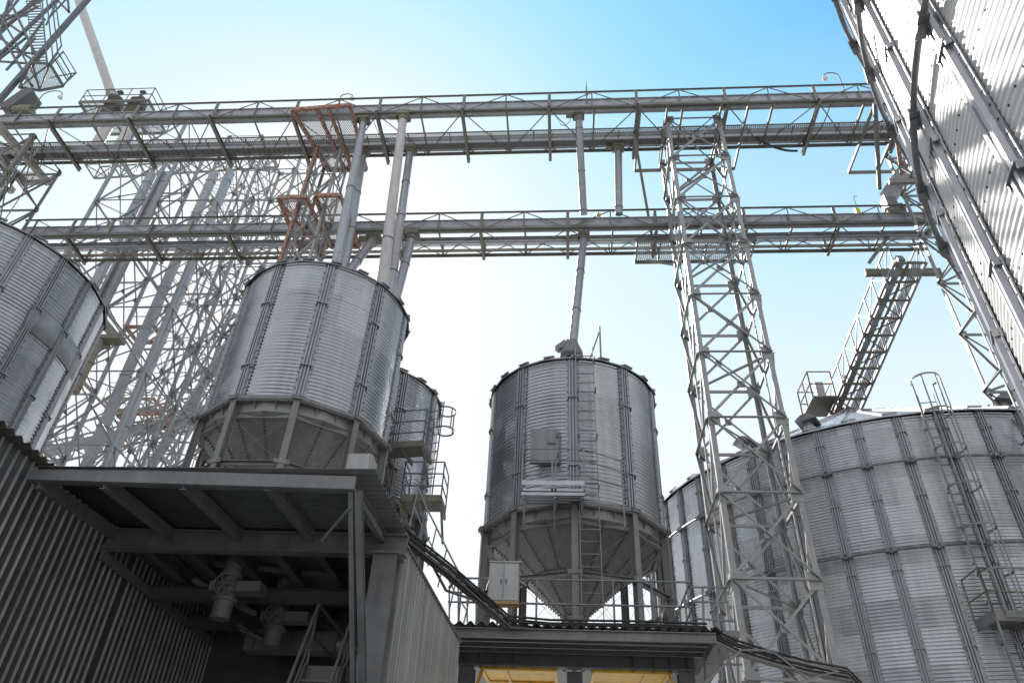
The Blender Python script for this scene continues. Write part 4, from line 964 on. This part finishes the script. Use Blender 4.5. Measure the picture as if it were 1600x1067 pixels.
def wave_roof(x0, x1, y0, y1, z0, z1, pitch, amp, along, th=0.008):
    """corrugated roof sheet; along='x' ridges run along x (profile in y), else along y; z0 at y0, z1 at y1"""
    m = MB(); vs = []; per = 6
    if along == 'x':
        n = int((y1-y0)/pitch*per)
        for i in range(n+1):
            y = y0+(y1-y0)*i/n; z = z0+(z1-z0)*i/n+amp*math.cos(2*PI*(y-y0)/pitch)
            for dz in (0, -th): vs += [(x0, y, z+dz), (x1, y, z+dz)]
    else:
        n = int((x1-x0)/pitch*per)
        for i in range(n+1):
            x = x0+(x1-x0)*i/n; dz0 = amp*math.cos(2*PI*(x-x0)/pitch)
            for dz in (0, -th): vs += [(x, y0, z0+dz0+dz), (x, y1, z1+dz0+dz)]
    fs = []
    for i in range(n):
        a, b = 4*i, 4*i+4
        fs += [(a, a+1, b+1, b), (a+2, b+2, b+3, a+3), (a, b, b+2, a+2), (a+1, a+3, b+3, b+1)]
    m.add(vs, fs, True); m.add(vs, [(0, 2, 3, 1), (4*n, 4*n+1, 4*n+3, 4*n+2)]); return m
XL, XR, YC, ZC = -6.86, -2.55, 8.0, 5.65
bt = thing('canopy_building', 'dark open-fronted shed with a corrugated canopy roof at lower left', 'building', (-4.7, 12, 0))
# left long wall: facing +x
NR = ((0.0, 0), (0.87, 0), (0.90, 1), (0.96, 1)); EDGE = mat('lit_rib', (0.55, 0.55, 0.55), 0.3, 0.45, 0.25, 3, streak=0.3)  # one flank of each rib coloured paler, standing in for light catching it
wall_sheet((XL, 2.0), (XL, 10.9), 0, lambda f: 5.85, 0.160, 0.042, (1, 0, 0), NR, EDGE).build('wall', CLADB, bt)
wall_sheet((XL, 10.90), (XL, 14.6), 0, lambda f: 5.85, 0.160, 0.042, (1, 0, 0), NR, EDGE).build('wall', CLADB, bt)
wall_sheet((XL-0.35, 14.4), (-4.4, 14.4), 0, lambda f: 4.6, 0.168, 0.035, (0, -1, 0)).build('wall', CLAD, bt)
wave_roof(XL-6, XL+0.16, 1.5, 16, 5.9, 5.9, 0.177, 0.026, 'x').build('roof', ROOFS, bt)
# canopy
fz = at(300, 740, Y=YC).z
wave_roof(XL+0.2, XR+0.24, YC-0.06, 10.15, ZC+0.06, ZC+0.16, 0.145, 0.022, 'x').build('canopy_roof', ROOFU, bt)
MB().beam((XL+0.1, YC, ZC+0.0), (XR, YC, ZC-0.09), 0.05, 0.17).beam((XL+0.1, YC+0.05, ZC-0.08), (XR, YC+0.05, ZC-0.17), 0.10, 0.02).build('fascia', FRAME, bt)
for x in (XL+0.25, -5.75, -4.72, -3.65, XR-0.06):
    MB().ibeam((x, YC+0.03, ZC-0.10), (x, 9.90, ZC+0.0), 0.09, 0.15).build('rafter', FRAME, bt)
ZB = at(380, 846, Y=9.95).z
MB().ibeam((XL+0.12, 9.95, ZB), (XR+0.3, 9.95, ZB-0.03), 0.18, 0.30, t=0.02).build('main_beam', FRAME, bt)
for i, x in enumerate((-6.2, -5.55, -4.9, -4.25, -3.6, -3.0)):
    MB().ibeam((x, 10.05, ZB+0.02), (x, 14.3, ZB+0.02), 0.12, 0.22).build('floor_beam', DARKF, bt)
MB().box((-4.7, 12.35, ZB+0.24), (4.5, 4.6, 0.16)).build('floor_slab', DARKF, bt)
for y in (11.6, 13.1): MB().ibeam((XL+0.1, y, ZB-0.24), (XR, y, ZB-0.24), 0.14, 0.22).build('cross_beam', DARKF, bt)
MB().beam((XL+0.10, 10.0, ZB-0.2), (XL+0.10, 14.3, ZB-0.28), 0.05, 0.13).build('edge_trim', FRAME, bt)
for (p_, q_) in (((142, 866), (180, 845)), ((300, 968), (335, 945))):
    e_ = at(*q_, X=XL+0.12); MB().beam(at(*p_, Y=e_.y-0.15), e_, 0.12, 0.07).build('bracket', FRAME, bt)
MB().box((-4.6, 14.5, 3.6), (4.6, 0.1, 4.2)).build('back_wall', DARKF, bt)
# slanting twin strut from the canopy corner to the heavy column
c = Vector((XR-0.0, YC+0.06, ZC-0.16)); e = at(548, 1067, Y=9.55); e2 = at(562, 1067, Y=9.55); k = 1.12
MB().chan(c+Vector((-0.08, 0, 0)), c+Vector((-0.08, 0, 0))+(e-c-Vector((-0.08, 0, 0)))*k, 0.06, 0.08, up=(0, 1, 0)).build('strut', FRAME, bt)
MB().chan(c+Vector((0.0, 0, 0)), c+(e2-c)*k, 0.08, 0.10, up=(0, 1, 0)).build('strut', FRAME, bt)
MB().beam((c.x-0.05, YC+0.12, ZC-0.35), (c.x-0.45, YC+0.5, ZC-0.62), 0.025, 0.025).build('tie', FRAME, bt)
# heavy column
wc = at(592, 960, Y=10.0)
MB().ibeam((-2.52, 10.0, 0), (-2.52, 10.0, ZB-0.17), 0.34, 0.32, up=(0, 1, 0), t=0.022).box((-2.52, 9.98, ZB-0.18), (0.42, 0.42, 0.03)).box((-2.52, 9.86, 4.72), (0.33, 0.03, 0.03)).box((-2.52, 9.86, ZC-0.75), (0.02, 0.1, 0.5)).build('column', FRAME, bt)
# knee brace and right wall
A = at(628, 850, Y=10.3); B = at(716, 1005, Y=13.95)
zt0, zt1 = A.z, B.z
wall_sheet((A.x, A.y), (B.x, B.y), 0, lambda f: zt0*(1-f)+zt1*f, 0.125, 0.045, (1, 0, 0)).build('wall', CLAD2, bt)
MB().beam((A.x, A.y-0.02, 0), (A.x, A.y-0.02, zt0), 0.08, 0.08).beam((A.x+0.02, A.y, zt0+0.02), (B.x+0.02, B.y, zt1+0.02), 0.10, 0.03).build('corner_trim', MOSS, bt)
# pipes with valves under the slab
def valve(x, y, z, label):
    t = thing('valve_pipe', label, 'valve', (x, y, z-1.0), 'hand-wheel valves under the canopy slab')
    MB().tube((x, y, z+0.75), (x, y, z-0.2), 0.135, 18).tube((x, y, z+0.24), (x, y, z+0.18), 0.17, 18).tube((x, y, z-0.12), (x, y, z-0.17), 0.18, 18).tube((x, y, z-0.17), (x, y, z-0.42), 0.14, 18).build('pipe', FRAME, t)
    MB().box((x+0.16, y, z+0.03), (0.78, 0.28, 0.14)).build('slide_housing', FRAME, t)
    w_ = MB(); c = Vector((x+0.02, y-0.22, z+0.03)); N = 20; R = 0.15
    w_.path([c+Vector((R*math.cos(2*PI*i/N), 0, R*math.sin(2*PI*i/N))) for i in range(N+1)], 0.014, 6)
    for i in range(3): a = PI*i/3; w_.tube(c-Vector((R*math.cos(a), 0, R*math.sin(a))), c+Vector((R*math.cos(a), 0, R*math.sin(a))), 0.011, 6)
    w_.tube(c, c+Vector((0, 0.12, 0)), 0.025, 8); w_.build('hand_wheel', FRAME, t)
v1 = at(355, 922, Y=10.7); valve(v1.x, 10.7, v1.z, 'hand-wheel valve on a pipe under the slab, nearer and higher one')
v2 = at(432, 968, Y=12.0); valve(v2.x, 12.0, v2.z, 'hand-wheel valve on a pipe under the slab, deeper in the shadow')
# conveyor machinery in the shadow behind the valves
def machine(x0_, x1_, y, z, label):
    t = thing('trough_conveyor', label, 'conveyor', (x0_, y, z-0.2))
    MB().box(((x0_+x1_)/2, y, z), (x1_-x0_, 0.34, 0.30)).box(((x0_+x1_)/2, y, z+0.16), (x1_-x0_+0.04, 0.42, 0.02)).build('trough', FRAME, t)
    MB().tube((x1_, y, z), (x1_+0.34, y, z), 0.13, 14).tube((x1_+0.34, y, z), (x1_+0.42, y, z), 0.09, 14).build('motor_body', CASE, t)
    MB().box((x0_+0.15, y-0.19, z), (0.04, 0.04, 0.36)).box(((x0_+x1_)/2, y-0.19, z), (0.04, 0.04, 0.36)).build('flange', FRAME, t)
m1_ = at(440, 1005, Y=13.0); machine(m1_.x-0.6, m1_.x+1.0, 13.0, m1_.z, 'dark trough conveyor with a motor deep under the canopy slab')
m2_ = at(505, 985, Y=13.6); machine(m2_.x-0.2, m2_.x+0.9, 13.6, m2_.z, 'short trough conveyor at the back behind the stair rails')
t = thing('chute_bracket', 'pale sloping plate chute under the slab beside the left wall', 'chute', at(400, 985, Y=12.6))
MB().prism([at(375, 985, Y=12.6), at(412, 1000, Y=12.6), at(412, 985, Y=13.2), at(385, 972, Y=13.2)], (0, 0, 0.03)).build('plate', CASE, t)
MB().beam(at(372, 975, Y=12.7), at(425, 1012, Y=12.7), 0.05, 0.05).build('edge_bar', FRAME, t)
for (p_, q_, y_) in (((330, 880), (520, 900), 11.0), ((300, 905), (400, 960), 11.5), ((455, 885), (560, 940), 12.5)):
    MB().beam(at(*p_, Y=y_), at(*q_, Y=y_+0.6), 0.05, 0.08).build('brace', FRAME, bt)
# steel stair
def stair():
    Y = 10.6; T0 = at(498, 945, Y=Y); B0 = at(450, 1067, X=T0.x); T1 = at(552, 972, Y=Y); dX = T1.x-T0.x
    t = thing('steel_stair', 'steel stair with handrails beneath the canopy beside the heavy column', 'stair', (T0.x, Y, 0))
    sl = (T0.z-B0.z)/(Y-B0.y); zt = at(510, 1043, Y=Y).z; h = T0.z-zt; L = zt/sl
    for sx in (T0.x, T0.x+dX): MB().beam((sx, Y-L, 0.0), (sx, Y, zt), 0.03, 0.18).build('stringer', FRAME, t)
    n = int(zt/0.21)
    for i in range(1, n): f = i/n; MB().box((T0.x+dX/2, Y-L*(1-f), zt*f), (dX-0.04, 0.24, 0.03)).build('tread', FRAME, t)
    for sx in (T0.x, T0.x+dX):
        m = MB(); m.beam((sx, Y-L, h), (sx, Y, zt+h), 0.035, 0.035); m.beam((sx, Y, zt+h), (sx, Y+1.7, zt+h), 0.035, 0.035); m.beam((sx, Y, zt+h/2), (sx, Y+1.7, zt+h/2), 0.03, 0.03); m.beam((sx, Y-L, h/2), (sx, Y, zt+h/2), 0.025, 0.025)
        for f in (0, 0.3, 0.6, 1): m.beam((sx, Y-L*(1-f), zt*f), (sx, Y-L*(1-f), zt*f+h), 0.03, 0.03)
        m.beam((sx, Y+1.7, zt), (sx, Y+1.7, zt+h), 0.03, 0.03); m.build('handrail', FRAME, t)
    MB().box((T0.x+dX/2, Y+0.85, zt), (dX+0.1, 1.7, 0.05)).box((T0.x+dX/2, Y+0.02, zt-0.07), (dX+0.1, 0.03, 0.16)).build('landing', FRAME, t)
stair()
# cabinet on the canopy roof
cb = at(572, 748, Y=10.5)
t = thing('roof_cabinet', 'flat grey cabinet on the canopy roof under the left silo', 'cabinet', (cb.x, 10.5, ZC))
h1 = at(572, 722, Y=10.5).z; x0 = at(545, 735, Y=10.5).x; x1 = at(583, 735, Y=10.5).x
MB().box(((x0+x1)/2, 10.5, (h1+ZC)/2+0.05), (x1-x0, 0.35, h1-ZC)).build('casing', BOXM, t)
MB().box(((x0+x1)/2, 10.31, (h1+ZC)/2+0.1), (x1-x0-0.06, 0.02, h1-ZC-0.1)).build('door', BOXM, t)

# ------------------------------------------------------------ low shed in the middle
YS = 14.0; sx0, sx1, sz = -2.26, 2.72, 5.52
st_ = thing('low_shed', 'low loading shed under the middle silo with a corrugated roof edge and yellow hoppers', 'building', (0.2, 15, 0))
wave_roof(sx0-0.12, sx1+0.14, YS-0.08, 17.2, sz+0.16, sz+0.16, 0.204, 0.04, 'y').build('roof', ROOFS, st_)
MB().chan((sx0, YS, sz+0.0), (sx1, YS, sz+0.0), 0.07, 0.17, t=0.014).build('fascia', FRAME, st_)
for y, dz in ((YS+0.35, 0), (YS+0.72, 0), (YS+1.0, -0.02)): MB().chan((sx0+0.1, y, sz+0.0+dz), (sx1-0.1, y, sz+0.0+dz), 0.06, 0.12).build('purlin', FRAME, st_)
for x, s in ((sx0+0.03, 1), (sx1-0.03, -1)): MB().beam((x, YS+0.05, sz-0.04), (x-0.0, YS+1.15, sz-0.06), 0.05, 0.16).build('rafter', FRAME, st_)
yb = YS+1.12; zb1 = at(900, 1013, Y=yb).z; zb0 = at(900, 1043, Y=yb).z
xa, xb = at(716, 1030, Y=yb).x, at(1085, 1030, Y=yb).x
m = MB(); m.box(((xa+xb)/2, yb+0.06, (zb0+sz+0.05)/2), (xb-xa, 0.10, sz+0.05-zb0)); m.beam((xa, yb, zb0), (xb, yb, zb0), 0.2, 0.03)
m.build('header_plate', DARKF, st_)
for f in (0.03, 0.095, 0.165, 0.245, 0.745, 0.83, 0.90, 0.97): x = xa+(xb-xa)*f; MB().box((x, yb-0.03, (zb0+zb1)/2), (0.018, 0.12, zb1-zb0+0.1)).build('stiffener_rib', DARKF, st_)
for x in (xa+0.18, xb-0.18): MB().ibeam((x, yb+0.1, 0), (x, yb+0.1, zb0-0.02), 0.3, 0.3, up=(0, 1, 0), t=0.02).build('column', DARKF, st_)
zy = zb0-0.03
def hopper(x0, x1, label_):
    c = Vector(((x0+x1)/2, yb+0.85, zy-0.95)); m = MB()
    T = [Vector((x0, yb+0.02, zy)), Vector((x1, yb+0.02, zy)), Vector((x1, yb+1.7, zy)), Vector((x0, yb+1.7, zy))]
    return T, c
yx = [at(752, 1046, Y=yb).x, at(868, 1046, Y=yb).x, at(928, 1048, Y=yb).x, at(1046, 1050, Y=yb).x]
for a, b in ((yx[0], yx[1]), (yx[2], yx[3])):
    m = MB(); T = [Vector((a, yb+0.04, zy)), Vector((b, yb+0.04, zy)), Vector((b, yb+1.5, zy+0.1)), Vector((a, yb+1.5, zy+0.1))]
    for i in range(4):
        if i == 3: pass
    m.prism([T[0]+Vector((0, .03, 0)), T[1]+Vector((0, .03, 0)), T[2], T[3]], (0, 0, 0.03))
    for i in range(4): m.beam(T[i], T[(i+1) % 4], 0.06, 0.07)
    f = 0.33 if a < 0 else 0.7
    m.beam(T[0].lerp(T[1], f), T[3].lerp(T[2], f), 0.05, 0.07)
    m.build('yellow_panel', YELL, st_)
MB().beam((xa+0.35, yb+0.02, zy-0.55), (yx[0]+0.02, yb+0.02, zy-0.02), 0.06, 0.06).beam((xb-0.35, yb+0.02, zy-0.55), (yx[3]-0.02, yb+0.02, zy-0.02), 0.06, 0.06).build('knee_brace', YELL, st_)
MB().box(((yx[1]+yx[2])/2, yb+0.3, zy-0.12), (0.3, 0.3, 0.24)).box(((yx[1]+yx[2])/2, yb+0.3, zy-0.4), (0.2, 0.2, 0.5)).build('gate_box', DARKF, st_)
# deck and railing above it
MB().box((0.2, 18.2, 5.93), (6.4, 6.2, 0.12)).build('deck', FRAME, st_)
ry = 15.3; rz0 = 5.99; rt_ = at(900, 906, Y=ry).z; xa_, xb_ = at(722, 903, Y=ry).x, at(1078, 910, Y=ry).x
rail_mb([(xa_, ry, rz0), (xb_, ry, rz0)], rt_-rz0, 0.85, 0.022, 1).build('railing', GALVD, st_)
rail_mb([(xb_, ry, rz0), (xb_, ry+3.5, rz0)], rt_-rz0, 0.85, 0.022, 1).build('railing', GALVD, st_)
k0 = at(766, 882, Y=15.1); k1 = at(810, 942, Y=15.1)
t = thing('control_cabinet', 'pale grey two-door cabinet fixed to the railing left of the middle silo', 'cabinet', ((k0.x+k1.x)/2, 15.1, k1.z))
MB().box(((k0.x+k1.x)/2, 15.1, (k0.z+k1.z)/2), (k1.x-k0.x, 0.24, k0.z-k1.z)).build('casing', BOXM, t)
for s in (-1, 1):
    wd = (k1.x-k0.x)/2-0.02
    dd = MB().box(((k0.x+k1.x)/2+s*(wd/2+0.005), 14.97, (k0.z+k1.z)/2), (wd-0.004, 0.02, k0.z-k1.z-0.03)).build('door', BOXM, t)
for s in (-0.05, 0.05): MB().box(((k0.x+k1.x)/2+s, 14.955, (k0.z+k1.z)/2), (0.02, 0.03, 0.09)).build('latch', DARKF, t)
MB().box(((k0.x+k1.x)/2+0.02, 15.1, k0.z+0.02), (k1.x-k0.x+0.05, 0.3, 0.03)).build('rain_lip', BOXM, t)
MB().box(((k0.x+k1.x)/2, 15.1, k1.z-0.03), (k1.x-k0.x+0.02, 0.26, 0.05)).build('base_rail', TIMB, t)
# railings over the pale wall (stair down to the shed roof)
t = thing('stair_railing', 'thin stair railing descending behind the pale corrugated wall', 'railing', at(700, 960, Y=14.6))
m = MB(); pts = [(640, 800), (652, 830), (668, 862), (684, 895), (702, 930), (722, 962)]
tops = [at(x+14, y-38, Y=14.6) for x, y in pts]; bots = [at(x, y+22, Y=14.6) for x, y in pts]
for a, b in zip(tops, bots): m.tube(a, b, 0.017, 6)
for i in range(5): m.tube(tops[i], tops[i+1], 0.02, 6); m.tube(tops[i].lerp(bots[i], .5), tops[i+1].lerp(bots[i+1], .5), 0.015, 6)
m.tube(at(700, 925, Y=14.9), at(745, 925, Y=14.9), .018, 6); m.tube(at(700, 940, Y=14.9), at(745, 940, Y=14.9), .018, 6)
for x in (702, 716, 730, 744): m.tube(at(x, 918, Y=14.9), at(x, 972, Y=14.9), .018, 6)
m.build('rails', GALVD, t)
# cable trays
def tray(label, pts, r, mt_, n=5, brackets=()):
    t = thing('cable_tray', label, 'cable tray', pts[-1]); m = MB()
    for k in range(n): off = Vector((0, (k % 2)*0.05, (k-n/2)*r*2.1)); m.path([Vector(p)+off for p in pts], r, 6)
    m.build('cables', CABL, t)
    b = MB()
    for p, q in zip(pts[:-1], pts[1:]): b.beam(Vector(p)+Vector((0, 0.06, -n*r*1.2)), Vector(q)+Vector((0, 0.06, -n*r*1.2)), 0.16, 0.02)
    for p, q in zip(brackets[:-1], brackets[1:]): b.beam(p, q, 0.035, 0.035)
    b.build('tray', mt_, t)
T_ = lambda x, y, Y=12.6: at(x, y, Y=Y)
tray('bundle of black cables sloping from the canopy down to the low shed roof', [T_(598, 795, 11.2), T_(640, 838, 11.6), T_(700, 885, 12.4), T_(752, 930, 13.2), T_(795, 968, 13.8), T_(860, 974, 14.1), T_(1000, 976, 14.2), T_(1105, 980, 14.2)], 0.022, DARKF, 5,
     [T_(668, 868, 12.2), T_(697, 922, 12.6), T_(765, 945, 13.4), T_(716, 900, 12.8), T_(702, 918, 12.6)])
tray('cable tray sagging from the low shed roof towards the lower right corner', [T_(1112, 988, 14), T_(1150, 1006, 14.2), T_(1200, 1022, 14.5), T_(1260, 1038, 15), T_(1325, 1050, 15.5), T_(1360, 1085, 15.7)], 0.024, FRAME, 5,
     [T_(1100, 1067, 14), T_(1158, 1015, 14.2), T_(1205, 1016, 14.5), T_(1262, 1060, 15), T_(1310, 1048, 15.3), T_(1200, 1022, 14.6), T_(1245, 1062, 15)])
t = thing('guard_railing', 'grey railing with rounded ends right of the low shed, before the lattice tower', 'railing', T_(1110, 1067, 15.6)); m = MB()
for (a, b) in (((1075, 917), (1140, 917)), ((1075, 940), (1138, 940)), ((1098, 917), (1102, 1067)), ((1120, 918), (1126, 1067)), ((1085, 966), (1150, 970)), ((1103, 1022), (1160, 1024)), ((1103, 1036), (1160, 1038))): m.beam(T_(*a, 15.6), T_(*b, 15.6), 0.045, 0.03)
m.build('rails', GALVD, t)
for o in bpy.data.objects:
    if '_o' in o: del o['_o']
